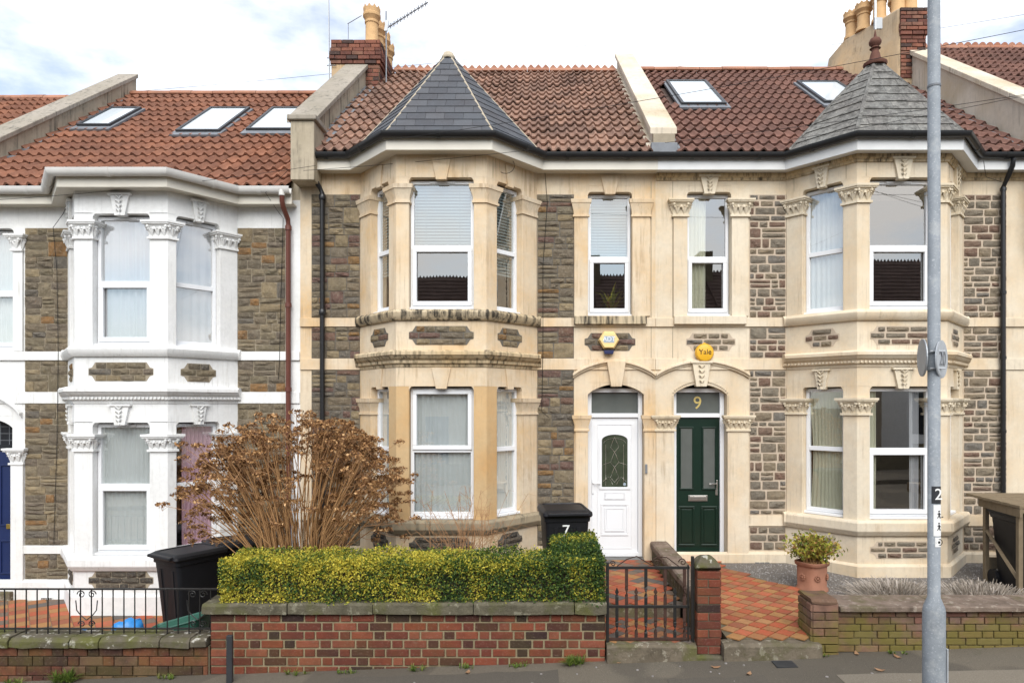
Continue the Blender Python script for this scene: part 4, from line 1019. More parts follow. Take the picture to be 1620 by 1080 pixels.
# chimneys
def pot(parent, x, y, z, h, r, crown, mat):
    mb = MB(); mb.lathe([(r*1.0, z), (r*.95, z+.06), (r*.78, z+.1), (r*.76, z+h*.55), (r*.86, z+h*.57), (r*.86, z+h*.62), (r*.78, z+h*.64), (r*1.0, z+h*.72), (r*1.08, z+h*.74), (r*1.08, z+h*.8), (r*1.0, z+h*.82), (r*1.05, z+h*.93), (r*.9, z+h*.93), (r*.9, z+h*.8)], x, y, 18)
    if crown:
        for k in range(10):
            a = 2*math.pi*k/10; b2 = a+.5
            P_ = lambda t, rr, zz: (x+rr*math.cos(t), y+rr*math.sin(t), zz)
            mb.rings([[P_(a, r*1.05, z+h*.92), P_(b2, r*1.05, z+h*.92), P_((a+b2)/2, r*1.05, z+h*1.0)], [P_(a, r*.92, z+h*.92), P_(b2, r*.92, z+h*.92), P_((a+b2)/2, r*.92, z+h*1.0)]])
    return mb.build('chimney_pot', mat, parent, smooth=35)
cx0, cx1, cy0, cy1, ct = -3.85, -2.97, 3.0, 4.8, 9.02
ch7 = MB().box(cx0, cx1, cy0, cy1, 7.2, ct-.012).build('chimney', M['brick_joint_old'], H7)
Tf = lambda u, w, v: (u, cy0-w, v); Tr = lambda u, w, v: (cx1+w, u, v)
brickwork(ch7, Tf, 0, cx0+.44, cx1, 7.72, 8.56, 'brick_chimney', .075, 'stretcher', .215, .1, .01)
brickwork(ch7, Tr, R(90), cy0, cy1, 7.9, 8.56, 'brick_chimney', .075, 'stretcher', .215, .1, .01)
for (c, d, o_) in ((8.56, 8.635, .03), (8.635, 8.79, .05), (8.79, 8.865, .035), (8.865, 9.02, .02)):
    brickwork(ch7, lambda u, w, v: (u, cy0-w-o_, v), 0, cx0-o_, cx1+o_, c, d, 'brick_chimney', .075, 'stretcher', .215, .1, .008, depth=.2)
    brickwork(ch7, lambda u, w, v: (cx1+w+o_, u, v), R(90), cy0-o_+.1, cy1, c, d, 'brick_chimney', .075, 'stretcher', .215, .1, .008, depth=.2)
MB().box(cx0-.012, cx0+.435, cy0-.02, cy0+.1, 7.2, 8.555).build('chimney_render', M['chimney_render'], ch7, bevel=.01)
for k, (yy, hh) in enumerate(((3.22, .74), (3.68, .70), (4.1, .72), (4.5, .70))): pot(ch7, -3.16, yy, ct, hh, .155, True, M['pot_buff'])
qx0, qx1, qy0, qt = 6.79, 7.28, 3.0, 9.64
def qring(z, l): return [(qx0, qy0, z), (qx1, qy0, z), (qx1, 4.9, z), (l, 4.9, z), (l, 4.1, z), (l+(qx0-l)*.55, 3.55, z)]
ch9 = MB().rings([qring(7.6, 6.04), qring(8.75, 6.05), qring(9.0, 6.08), qring(9.2, 6.16), qring(9.4, 6.23), qring(qt, 6.27)]).build('chimney', M['chimney_render'], H11, bevel=.05, seg=3)
for (c, d, o_) in ((8.3, 9.1, .012), (9.1, 9.18, .04), (9.18, 9.33, .06), (9.33, 9.62, .03)):
    brickwork(ch9, lambda u, w, v: (u, qy0-w-o_, v), 0, qx0+.03-o_*.5, qx1+o_, c, d, 'brick_chimney', .075, 'stretcher', .215, .1, .01, depth=.12)
for (x_, y_) in ((6.42, 4.12), (6.52, 3.82), (6.68, 3.5), (6.92, 3.28), (7.12, 3.7), (7.15, 3.26)): pot(ch9, x_, y_, qt-.02, .56 if x_ < 6.6 else .68, .155, x_ < 6.9, M['pot_buff'])
# ------------------------------------------------------------ curtains and blinds behind the glass
def facewin(Fd, nm):
    q = st5 if Fd is F5 else st7 if Fd is F7 else st9; pf, pc, pw = q.get('pf', .17), q.get('pc', .2), q.get('pw', .31)
    T, L, an = Fd[nm]; return T, {'L': (pw, L-pc), 'F': (pf, L-pf), 'R': (pc, L-pw)}[nm]
for Fd, nm, lo, hi, dz, mat, lab, folds, f0, f1 in (
    (F5, 'F', 3.5, 5.1, DZ5, 'curtain_grey', 'pale grey curtain in wide upper bay window of the white house', 7, 0, 1),
    (F5, 'R', 3.5, 5.1, DZ5, 'curtain_grey', 'pale grey curtain in narrow upper bay window of the white house', 5, 0, 1),
    (F5, 'F', .7, 2.35, DZ5, 'curtain_white', 'white pleated curtain in wide lower bay window of the white house', 13, 0, 1),
    (F5, 'R', .7, 2.35, DZ5, 'curtain_pink', 'pink curtain in lower bay window behind the bins', 8, .22, 1),
    (F7, 'F', .7, 2.35, 0, 'curtain_white', 'white net curtain in wide lower bay window above the hedge', 12, 0, 1),
    (F7, 'R', .7, 2.35, 0, 'curtain_white', 'white net curtain in lower bay window next to the black bin', 9, 0, 1),
    (F7, 'L', .7, 2.35, 0, 'curtain_white', 'white net curtain in lower bay window behind the dead shrub', 9, 0, 1),
    (F9, 'L', .7, 2.35, 0, 'curtain_cream', 'cream gathered curtain in lower bay window above the plant pot', 9, .05, .95),
    (F9, 'L', 3.5, 5.1, 0, 'curtain_white', 'pale sheer curtain in upper bay window above the plant pot', 8, 0, 1),
    (F9, 'F', .7, 2.35, 0, 'curtain_cream', 'pale curtain drawn to one side in dark wide lower bay window', 4, .0, .18),
    (F9, 'F', .7, 2.35, 0, 'curtain_grey', 'grey curtain drawn to far side of dark wide lower bay window', 4, .72, .86)):
    T, (a, b_) = facewin(Fd, nm)
    g = .1 if 'gathered' in lab else 0
    curtain(T, a+(b_-a)*f0, a+(b_-a)*f1, lo+dz, hi+dz+.06, -.165, mat, lab, folds, .014, gather=g)
curtain(WALLT, 2.17, 2.47, 3.5, 5.2, -.18, 'curtain_cream', 'cream curtain hanging in the single window above the green door', 5, .018)
curtain(WALLT, -8.08, -7.54, 3.5+DZ5, 5.18+DZ5, -.2, 'curtain_white', 'white curtain in the single window above the blue door', 7, .018)
for nm, lo, lab in (('F', 4.28, 'white venetian blind half lowered in wide upper bay window'), ('L', 4.0, 'venetian blind in narrow upper bay window near the black downpipe'), ('R', 4.0, 'venetian blind in narrow upper bay window near the stone strip')):
    T, (a, b_) = facewin(F7, nm); blind(T, a+.05, b_-.05, lo, 5.14, -.17, lab)
blind(WALLT, .78, 1.31, 4.32, 5.19, -.18, 'white venetian blind in single window above the white door')
def blades(mb, c, n, L, w, spread, droop, rnd):
    for k in range(n):
        a = rnd.uniform(0, 6.283); e = rnd.uniform(.15, 1)*spread; l = L*rnd.uniform(.6, 1.1)
        d = Vector((math.cos(a)*math.sin(e), math.sin(a)*math.sin(e), math.cos(e))); s = Vector((-math.sin(a), math.cos(a), 0))*w
        p0 = Vector(c); p1 = p0+d*l*.55; p2 = p0+d*l+Vector((0, 0, -droop*l))
        mb.add([tuple(p0-s*.5), tuple(p0+s*.5), tuple(p1+s*.6), tuple(p1-s*.6), tuple(p2)], [(0, 1, 2, 3), (3, 2, 4)])
rnd = random.Random(5)
hp = empty('house_plant', (1.1, .42, 3.47), 'spiky green house plant behind window above the white door', 'plant')
MB().lathe([(.07, 3.46), (.1, 3.6), (.09, 3.6), (.085, 3.56)], 1.1, .42, 12).build('pot', M['terracotta'], hp)
mb = MB(); blades(mb, (1.1, .42, 3.58), 40, .6, .03, 1.0, .3, rnd); mb.build('leaves', M['shrub_leaf'], hp, recalc=False)
tag(MB().box(-7.68, -7.6, .22, .25, 3.03, 3.2).build('sill_device', M['upvc'], bevel=.03), 'small white clock on window sill above the blue door', 'device')  # plain white box for an unidentified device on the sill

# ------------------------------------------------------------ front gardens
def sheet(name, poly, zf, mat, th=.06):
    return tag(MB().rings([[(x, y, zf(x, y)) for x, y in poly], [(x, y, zf(x, y)-th) for x, y in poly]]).build(name, mat), kind='structure')
sheet('garden_ground', [(-3.2, -2.8), (.7, -2.8), (.7, .0), (-3.2, .0)], lambda x, y: -.05, M['soil'], .3)
yard = sheet('front_yard', [(-9, -2.8), (-3.25, -2.8), (-3.25, 0), (-9, 0)], lambda x, y: -.615, M['mortar_mid'])
gravel = sheet('gravel_bed', [(1.87, -2.78), (8, -2.78), (8, 0), (1.87, 0)], lambda x, y: -.17+.03*(y+3), M['gravel'])
mb = MB(); rnd = random.Random(3)
for k in range(2600):
    x, y = rnd.uniform(2.7, 6.6), rnd.uniform(-2.2, -.1); r = rnd.uniform(.006, .016); z = -.17+.03*(y+3)
    mb.add([(x+r, y, z), (x, y+r, z), (x-r, y, z), (x, y-r, z), (x+r*.1, y, z+r*.9)], [(0, 1, 4), (1, 2, 4), (2, 3, 4), (3, 0, 4)])
tag(mb.build('pebbles', M['pebble'], gravel), kind='stuff')
def inside(p, poly):
    c = False; n = len(poly)
    for i in range(n):
        a, b_ = poly[i], poly[i-1]
        if (a[1] > p[1]) != (b_[1] > p[1]) and p[0] < (b_[0]-a[0])*(p[1]-a[1])/(b_[1]-a[1])+a[0]: c = not c
    return c
def ftile_mesh(mat, s):
    h = s/2-.004; return MB().rings([[(x, y, z) for x, y in ((-h, -h), (h, -h), (h, h), (-h, h))] for z in (0, .012)]).mesh('tile', mat)
def tiled(parent, poly, zf, s, rot, pick, slope=0, jit=.002):
    meshes = {m: ftile_mesh(M[m], s) for m in ('floor_red', 'floor_buff', 'floor_grey')}; inv = wmat(parent).inverted()
    xs_ = [p[0] for p in poly]; ys_ = [p[1] for p in poly]; n = 60; c, s_ = math.cos(rot), math.sin(rot); ox, oy = sum(xs_)/len(xs_), sum(ys_)/len(ys_)
    for i in range(-n, n):
        for j in range(-n, n):
            x, y = ox+s*(i*c-j*s_), oy+s*(i*s_+j*c)
            if not inside((x, y), poly): continue
            o = bpy.data.objects.new('tile', meshes[pick(i, j)]); COL.objects.link(o); o.parent = parent; o.matrix_parent_inverse = inv
            o.location = (x, y, zf(x, y)+random.uniform(0, jit)); o.rotation_euler = (slope+random.uniform(-.008, .008), random.uniform(-.008, .008), rot)
            o.rotation_mode = 'ZYX'; o.rotation_mode = 'XYZ'
p9 = [(1.9, -3.0), (2.74, -3.0), (2.76, -2.75), (3.3, -2.7), (3.3, -1.5), (2.62, -.45), (2.62, .02), (1.9, .02)]
z9 = lambda x, y: -.16+.03*(y+3)
path9 = sheet('path', p9, lambda x, y: z9(x, y)+.004, M['brick_joint_old'])
tiled(path9, p9, lambda x, y: z9(x, y)+.004, .152, R(45), lambda i, j: 'floor_red' if (i+j) % 2 else 'floor_buff')
p7l = [(.70, -2.98), (1.6, -2.98), (1.6, -2.16), (.70, -2.16)]; p7u = [(.70, -2.15), (1.6, -2.15), (1.6, .0), (.70, .0)]
path7 = sheet('path', p7l, lambda x, y: -.205, M['brick_joint_old'], .1); path7u = sheet('path', p7u, lambda x, y: -.06, M['brick_joint_old'], .1)
pk = lambda i, j: ('floor_red', 'floor_grey', 'floor_buff', 'floor_red')[(i*2+j*3+(i*j) % 3) % 4]
tiled(path7, p7l, lambda x, y: -.205, .105, R(45), pk); tiled(path7u, p7u, lambda x, y: -.06, .15, R(45), pk)
tag(MB().box(.70, 1.6, -2.2, -2.0, -.3, -.072).build('path_step', M['step_stone'], bevel=.012), 'stone riser step across the tiled path behind the iron gate', 'step')
ytile = [(-7.7, -2.1), (-4.5, -2.1), (-4.5, -.03), (-7.7, -.03)]
tiled(yard, ytile, lambda x, y: -.615, .215, R(38), lambda i, j: ('floor_red', 'floor_buff')[(i+j) % 2] if random.random() < .8 else 'floor_grey')
def rough_block(name, x0, x1, y0, y1, z0, z1, mat, parent=None, amp=.012, seed=0, cham=.02, zs=0):
    """rough hewn block with uneven faces"""
    nx = max(3, int((x1-x0)/.12)); mb = MB(); sd = Vector((seed*3.7, seed, 1))
    prof = [(y0, z0), (y0-.0, z0+(z1-z0)*.5), (y0, z1-cham), (y0+cham, z1), ((y0+y1)/2, z1), (y1-cham, z1), (y1, z1-cham), (y1, z0)]
    rings = []
    for i in range(nx+1):
        x = x0+(x1-x0)*i/nx; e = .8 if i in (0, nx) else 0; row = []
        for (y, z) in prof:
            n = noise.noise_vector(Vector((x*5, y*7, z*9))+sd)*amp
            cy, cz = (y0+y1)/2, (z0+z1)/2
            row.append((x+n.x*.3, y+n.y-(y-cy)*.03*e, z+n.z+zs*(x-x0)-(z-cz)*.06*e))
        rings.append(row)
    return mb.rings(rings).build(name, mat, parent, bevel=.006)
# number seven's wall
gw = empty('garden_wall', (-1.29, -2.9, -.45), 'red brick garden wall with stone coping under the green and yellow hedge', 'wall')
wx0, wx1 = -3.27, .685
MB().box(wx0+.01, wx1-.01, -2.99, -2.76, -.7, .10).build('mortar_core', M['brick_joint'], gw)
TW = lambda u, w, v: (u, -3.0-w+.0, v)
brickwork(gw, TW, 0, wx0, wx1, -.515, .095, 'brick_red', .0872, 'flemish', .236, .116, .019, .005, .07, floor=gz)
x = wx0-.06; k = 0
while x < wx1-.05:
    L = random.choice((.5, .7, .62, .85, 1.0)); e = min(x+L, wx1+.01)
    if wx1-e < .2: e = wx1+.01
    rough_block('coping_stone', x, e-.006, -3.06+random.uniform(-.01, .01), -2.72, .10, .215+random.uniform(-.008, .008), M['coping_green'], gw, .012, k); x = e; k += 1
# white house's wall
gl_ = empty('garden_wall', (-6, -2.9, -.6), 'low old brick wall with lichen coping below the black railing', 'wall')
MB().box(-9, -3.28, -2.985, -2.76, -1.0, -.235).build('mortar_core', M['brick_joint_old'], gl_)
brickwork(gl_, lambda u, w, v: (u, -2.995-w, v), 0, -7.2, -3.29, -.72, -.235, 'brick_old', .092, 'flemish', .24, .112, .008, .008, .07, floor=gz)
x = -7.4; k = 20
while x < -3.3:
    L = random.choice((.5, .3, .42, .6, .55)); e = min(x+L, -3.285)
    if -3.285-e < .15: e = -3.285
    rough_block('coping_stone', x, e-.008, -3.05, -2.72, -.235, -.135+random.uniform(-.01, .01), M['coping_lichen'], gl_, .016, k, .035); x = e; k += 1
# number nine's wall and end pier
gr_ = empty('garden_wall', (5, -2.9, -.3), 'mossy brick garden wall with flat slab coping behind the lamp post', 'wall')
MB().box(2.76, 9, -2.985, -2.70, -.8, .128).build('mortar_core', M['brick_joint_old'], gr_)
brickwork(gr_, lambda u, w, v: (u, -2.995-w, v), 0, 3.0, 5.6, -.36, .13, 'brick_mossy', .07, 'flemish', .235, .115, .009, .007, .07, floor=gz)
brickwork(gr_, lambda u, w, v: (u, -3.035-w, v), 0, 2.735, 3.0, -.36, .2, 'brick_mossy', .075, 'stretcher', .235, .115, .009, .007, .2, floor=gz)
brickwork(gr_, lambda u, w, v: (2.73-w, -u, v), R(-90), 2.68, 3.03, -.36, .2, 'brick_mossy', .075, 'stretcher', .225, .115, .009, .007, .2)
rough_block('pier_top', 2.73, 2.985, -3.05, -2.66, .202, .245, M['brick_mossy'], gr_, .02, 51, .03)
for k, (a, b_) in enumerate(((3.0, 4.0), (4.0, 4.9), (4.9, 5.75), (5.75, 6.8))): rough_block('coping_slab', a+.003, b_-.004, -3.07, -2.62, .132, .182, M['coping_slab'], gr_, .004, 60+k, .008)
# pillar between the two paths
pl_ = empty('gate_pillar', (1.7, -2.95, -.35), 'narrow red brick gate pillar with mossy domed cap', 'pillar')
MB().box(1.595, 1.815, -3.03, -2.8, -.6, .52).build('mortar_core', M['brick_joint_old'], pl_)
brickwork(pl_, lambda u, w, v: (u, -3.035-w, v), 0, 1.585, 1.825, -.30, .53, 'brick_red', .083, 'stretcher', .235, .115, .010, .006, .1)
brickwork(pl_, lambda u, w, v: (1.822+w, u, v), R(90), -3.04, -2.79, -.30, .53, 'brick_red', .083, 'stretcher', .235, .115, .010, .006, .1)
MB().rings([[(1.705+sx*h, -2.915+sy*h, z) for sx, sy in ((-1, -1), (1, -1), (1, 1), (-1, 1))] for h, z in ((.125, .532), (.128, .57), (.085, .63), (.05, .66))]).build('cap', M['coping_lichen'], pl_, bevel=.02)
rough_block('base_stone', 1.57, 1.84, -3.08, -2.78, -.55, -.30, M['coping_green'], pl_, .012, 77, .02)
# party wall between the paths
pw_ = empty('party_wall', (1.73, -1.5, -.2), 'low mossy party wall with stone coping running between the two doors', 'wall')
MB().box(1.64, 1.84, -2.79, -.04, -.4, .14).build('wall_body', M['coping_green'], pw_, bevel=.02)
for k in range(4):
    o = rough_block('coping_stone', 0, .68, -.13, .13, .0, .09, M['coping_slab'], pw_, .008, 80+k, .02)
    o.matrix_parent_inverse = wmat(pw_).inverted(); o.rotation_euler.z = R(90); o.location = (1.74, -2.78+k*.685, .142)
for nm, a, b_, z_, lab in (('doorway_step', .69, 1.58, -.19, 'worn stone step below the iron gate'), ('doorway_step', 1.83, 2.80, -.165, 'wide worn stone step at the foot of the diamond tiled path')):
    tag(rough_block(nm, a, b_, -3.13 if a > 1 else -3.08, -2.93, -.6, z_, M['step_stone'], None, .012, a, .025), lab, 'step')
# ------------------------------------------------------------ iron work
gate = empty('iron_gate', (1.1, -2.96, -.2), 'old black wrought iron gate with twisted bars and rusty scrolls', 'gate')
ib, ir = M['iron_black'], M['iron_rust']; gy = -2.96
for nm, x, w, t in (('gate_post', .705, .03, .60), ('stile', 1.515, .016, .575), ('gate_post', 1.56, .03, .66)): MB().box(x-w/2, x+w/2, gy-w/2, gy+w/2, -.22, t).build(nm, ib, gate, bevel=.004)
for z_, m in ((.545, ib), (.155, ib), (-.17, ir)): MB().box(.70, 1.53, gy-.008, gy+.008, z_-.014, z_+.014).build('rail', m, gate, bevel=.003)
for k in range(8):
    x = .80+k*.097; tall = k % 2; top = .54 if tall else .27; mb = MB(); rings = []
    for i in range(25):
        z_ = -.17+(top+.17)*i/24; f = (z_ % .36)/.36; tw = R(180)*min(1, max(0, (f-.72)/.22)); c, s_ = math.cos(tw), math.sin(tw)
        rings.append([(x+a*c-b_*s_, gy+a*s_+b_*c, z_) for a, b_ in ((-.016, -.004), (.016, -.004), (.016, .004), (-.016, .004))])
    if not tall: rings += [[(x+a, gy+b_, z_) for a, b_ in ((-w, -.004), (w, -.004), (w, .004), (-w, .004))] for w, z_ in ((.006, .275), (.02, .30), (.002, .345))]
    mb.rings(rings).build('bar', ir if k % 3 else ib, gate)
def spiral(cx, cz, r, turns, sgn=1, a0=0, y=gy):
    return [(cx+sgn*(r*(1-t*.8))*math.cos(a0+t*turns*6.283), y, cz+(r*(1-t*.8))*math.sin(a0+t*turns*6.283)) for t in [i/26 for i in range(27)]]
for pts in (spiral(1.20, .60, .05, 1.6), spiral(.76, .585, .03, 1.4, -1), [(1.15, gy, .57), (1.0, gy, .66), (.9, gy, .63), (.80, gy, .56)], [(1.2, gy, .655), (1.3, gy, .65), (1.42, gy, .56)], spiral(1.46, .60, .04, 1.3, -1)):
    MB().tube(pts, .0055, 6).build('scroll', ir, gate, smooth=60)
rail = empty('iron_railing', (-5, -2.9, -.13), 'low black iron railing with heart shaped scroll panels', 'railing')
ry = -2.9
for z_ in (.315, -.085): MB().box(-7.4, -3.2, ry-.012, ry+.012, z_-.007, z_+.007).build('rail', ib, rail)
k = 0
for i in range(39):
    x = -7.38+i*.11; MB().box(x-.0045, x+.0045, ry-.0045, ry+.0045, -.16, .315).build('bar', ib, rail)
for xc in (PX(137, -2.9), PX(313, -2.9), PX(-40, -2.9)):
    for sg in (-1, 1):
        MB().tube(spiral(xc+sg*.055, .26, .042, 1.4, sg, 0, ry), .0055, 5).build('scroll', ib, rail, smooth=60)
        MB().tube(spiral(xc+sg*.05, -.04, .035, 1.4, sg, 0, ry), .0055, 5).build('scroll', ib, rail, smooth=60)
        MB().tube([(xc+sg*.11, ry, .2), (xc+sg*.10, ry, .1), (xc+sg*.06, ry, .05), (xc, ry, .0)], .0055, 5).build('scroll', ib, rail, smooth=60)
tag(MB().box(-3.0, -2.945, -3.24, -3.2, gz(-3)-.1, -.045).build('metal_stub', M['dark_metal'], bevel=.004), 'short grey metal stub post against the brick wall', 'post')

# ------------------------------------------------------------ hedge and plants
def leaves_mesh(name, mat, parent, pts, size, rnd, out=.5):
    vs, fs = [], []
    for p, n in pts:
        d = Vector((rnd.gauss(0, 1), rnd.gauss(0, 1), rnd.gauss(0, 1)))+n*out*2
        d.normalize(); a = d.cross(Vector((rnd.gauss(0, 1), rnd.gauss(0, 1), rnd.gauss(0, 1)))).normalized(); b_ = d.cross(a); s = size*rnd.uniform(.6, 1.25); k = len(vs)
        q = Vector(p); bend = d*s*.18
        vs += [tuple(q-a*s), tuple(q+b_*s*.55+bend), tuple(q+a*s), tuple(q-b_*s*.55+bend)]; fs.append((k, k+1, k+2, k+3))
    me = bpy.data.meshes.new(name); me.from_pydata(vs, [], fs); me.materials.append(mat); return link(name, me, parent)
rnd = random.Random(21)
hedge = empty('hedge', (-1.25, -2.75, .2), 'clipped box hedge in green and yellow on the brick wall', 'hedge')
def hedge_pts(x0, x1, y0, y1, z0, z1, n, faces, nx=0):
    out = []; areas = {'f': (x1-x0)*(z1-z0), 'b': (x1-x0)*(z1-z0), 't': (x1-x0)*(y1-y0), 'l': (y1-y0)*(z1-z0), 'r': (y1-y0)*(z1-z0)}
    for f in faces:
        for _ in range(int(areas[f]*n)):
            x, y, z = rnd.uniform(x0, x1), rnd.uniform(y0, y1), rnd.uniform(z0, z1); nrm = {'f': (0, -1, 0), 'b': (0, 1, 0), 't': (0, 0, 1), 'l': (-1, 0, 0), 'r': (1, 0, 0)}[f]
            if f == 'f': y = y0
            elif f == 'b': y = y1
            elif f == 't': z = z1
            elif f == 'l': x = x0
            else: x = x1
            nv = Vector(nrm); p = Vector((x, y, z)); q = noise.noise(p*3.1)*.035+noise.noise(p*9)*.022
            # rounded shoulders
            ez = max(0, z-(z1-.10)); ey = max(0, (y0+.10)-y)
            if f == 'f': p.y += ez*ez*5
            if f == 't': p.z -= ey*ey*5
            if f in 'fr' and z < z0+.08: p += nv*(-.0)+Vector((0, 0, 0))
            p += nv*(q-rnd.random()**1.6*.11)+Vector((rnd.gauss(0, .008), rnd.gauss(0, .008), rnd.gauss(0, .008))); 
            if rnd.random() < .05: p += nv*rnd.uniform(0, .05)
            out.append((p, nv))
    return out
pts = hedge_pts(-3.17, .67, -3.03, -2.42, .19, .635, 10500, 'ftlr')+hedge_pts(.16, .66, -2.75, -1.7, .2, .695, 7500, 'ftlr')
leaves_mesh('foliage', M['hedge_leaf'], hedge, pts, .014, rnd)
MB().box(-3.08, .58, -2.92, -2.5, .21, .53).box(.25, .57, -2.64, -1.8, .2, .6).build('dark_core', M['soil'], hedge)  # solid dark core, added to paint in the shade between the leaves
# dead hydrangea
bush = empty('dead_hydrangea', (-2.72, -2.0, -.2), 'large dead brown hydrangea bush with dried flower heads behind the hedge', 'bush')
mb = MB(); fl_pts = []; tw = MB()
bx, by, bz = -2.72, -1.95, -.2
for k in range(215):
    dx = rnd.uniform(-1, 1); dx = math.copysign(abs(dx)**.85, dx)*(1.17 if dx < 0 else 1.06); dy = rnd.gauss(0, .30)
    top = 1.95-(.6 if dx < 0 else .5)*abs(dx/1.2)**2.4+rnd.gauss(0, .10)-abs(dy)*.25
    if rnd.random() < .42: top -= rnd.random()**.8*.75
    if dx > .9: top -= .1
    s0 = Vector((bx+dx*.28+rnd.gauss(0, .08), by+dy*.4, bz)); e = Vector((bx+dx, by+dy, top))
    m1 = s0+(e-s0)*.45+Vector((-dx*.16, 0, .12))+Vector((rnd.gauss(0, .05), rnd.gauss(0, .05), rnd.gauss(0, .03))); m2 = s0+(e-s0)*.78+Vector((-dx*.07, 0, .06))+Vector((rnd.gauss(0, .02), rnd.gauss(0, .02), 0))
    mb.tube([s0, s0+(m1-s0)*.5+Vector((0, 0, .05)), m1, m2, e], [.0095, .0085, .007, .0055, .004], 4, cap=False)
    for j in range(rnd.choice((2, 3, 3, 4))):
        c = e if j == 0 else e+Vector((rnd.gauss(0, .13), rnd.gauss(0, .11), rnd.uniform(-.3, .02)))
        if j: tw.tube([m2, (m2+c)/2+Vector((0, 0, -.02)), c], [.0035, .003, .0025], 3, cap=False)
        rr = rnd.uniform(.045, .085)
        for _ in range(44):
            a = rnd.uniform(0, 6.283); t = rnd.random()**.5
            p = c+Vector((math.cos(a)*rr*t, math.sin(a)*rr*t, rr*.38*(1-t*t)+rnd.gauss(0, .010))); fl_pts.append((p, Vector((math.cos(a)*t, math.sin(a)*t, .8))))
            if rnd.random() < .12: tw.tube([c+Vector((0, 0, -.06)), p], .0016, 3, cap=False)
mb.build('stems', M['stem_brown'], bush, smooth=0, recalc=False); tw.build('twigs', M['stem_tan'], bush, recalc=False)
leaves_mesh('flower_heads', M['dead_flower'], bush, fl_pts, .019, rnd, .45)
ws = empty('bare_shrub', (-.83, -1.65, -.2), 'thin bare reddish stems of leafless shrub below the bay window', 'bush')
mb = MB()
for k in range(75):
    a = rnd.uniform(0, 6.283); s0 = Vector((-.86+rnd.gauss(0, .16), -1.65+rnd.gauss(0, .1), -.2)); h = rnd.uniform(.75, 1.42); o_ = rnd.uniform(.1, .55)
    e = s0+Vector((math.cos(a)*o_, math.sin(a)*o_*.6, h)); m = s0+(e-s0)*.55+Vector((-math.cos(a)*o_*.25, 0, .12)); e2 = e+Vector((math.cos(a)*.10, 0, -rnd.uniform(.0, .12)))
    mb.tube([s0, s0+(m-s0)*.5, m, e, e2], [.0042, .0036, .0028, .002, .0013], 3, cap=False)
    for j in range(4):
        t = rnd.uniform(.3, .95); p = m+(e-m)*t; mb.tube([p, p+Vector((rnd.gauss(0, .07), rnd.gauss(0, .05), rnd.uniform(0, .12)))], [.0018, .0011], 3, cap=False)
mb.build('stems', M['stem_tan'], ws, recalc=False)
# potted shrub
pt = empty('potted_shrub', (3.42, -1.32, -.13), 'variegated evergreen shrub in round terracotta pot with rosette', 'plant')
rings = []
for r, z_ in ((.165, -.13), (.18, -.125), (.18, -.09), (.162, -.07), (.166, .18), (.19, .20), (.195, .235), (.175, .24), (.16, .20)):
    rings.append([(3.42+r*(1+.07*math.cos(4*t+.8))*math.cos(t), -1.32+r*(1+.07*math.cos(4*t+.8))*math.sin(t), z_) for t in [2*math.pi*i/40 for i in range(40)]])
MB().rings(rings).build('pot', M['terracotta'], pt, smooth=45)
mb = MB()
for a in (-90, -150, -30):
    c, s_ = math.cos(R(a)), math.sin(R(a)); q = (3.42+c*.178, -1.32+s_*.178, .06); mb.blob(q, (.02, .02, .02))
    for k in range(8):
        t = k*.785; mb.blob((q[0]-s_*.03*math.cos(t), q[1]+c*.03*math.cos(t), q[2]+.03*math.sin(t)), .013)
mb.build('rosettes', M['terracotta'], pt, smooth=60)
mb = MB(); lp = []
for k in range(135):
    a = rnd.uniform(0, 6.283); o_ = rnd.uniform(.02, .40); e = Vector((3.40+math.cos(a)*o_, -1.32+math.sin(a)*o_*.8, .30+rnd.uniform(.02, .26)*(1-o_*1.1)+.05)); s0 = Vector((3.42+rnd.gauss(0, .05), -1.32+rnd.gauss(0, .05), .18))
    mb.tube([s0, (s0+e)/2+Vector((0, 0, .03)), e], [.006, .004, .003], 4, cap=False)
    for j in range(13):
        t = rnd.uniform(.5, 1.08); p = s0+(e-s0)*t+Vector((rnd.gauss(0, .022), rnd.gauss(0, .022), rnd.gauss(0, .022))); lp.append((p, Vector((math.cos(a)*.5, math.sin(a)*.5, .6))))
mb.build('stems', M['stem_brown'], pt, recalc=False); leaves_mesh('foliage', M['shrub_leaf'], pt, lp, .028, rnd, .35)
for x, y, rx, lab in ((4.25, -1.75, .46, 'rounded grey dormant lavender clump below the wide bay window'), (5.22, -1.85, .52, 'spreading grey dormant lavender clump between lamp post and bin shelter')):
    lv = empty('lavender_plant', (x, y, -.13), lab, 'plant', 'lavender along the wall'); mb = MB()
    for k in range(2200):
        a = rnd.uniform(0, 6.283); t = rnd.random()**.5; b0 = Vector((x+math.cos(a)*rx*t*.75, y+math.sin(a)*.36*t, -.14)); h = (.22-.11*t*t)*rnd.uniform(.3, 1.15)
        e = b0+Vector((math.cos(a)*rx*.42*t+rnd.gauss(0, .07), math.sin(a)*.2*t+rnd.gauss(0, .07), h)); s_ = Vector((.0035, 0, 0)) if k % 2 else Vector((0, .0035, .001))
        mb.add([tuple(b0-s_), tuple(b0+s_), tuple(e+s_*1.3), tuple(e-s_*1.3)], [(0, 1, 2, 3)])
    mb.build('foliage', M['lavender'], lv, recalc=False)
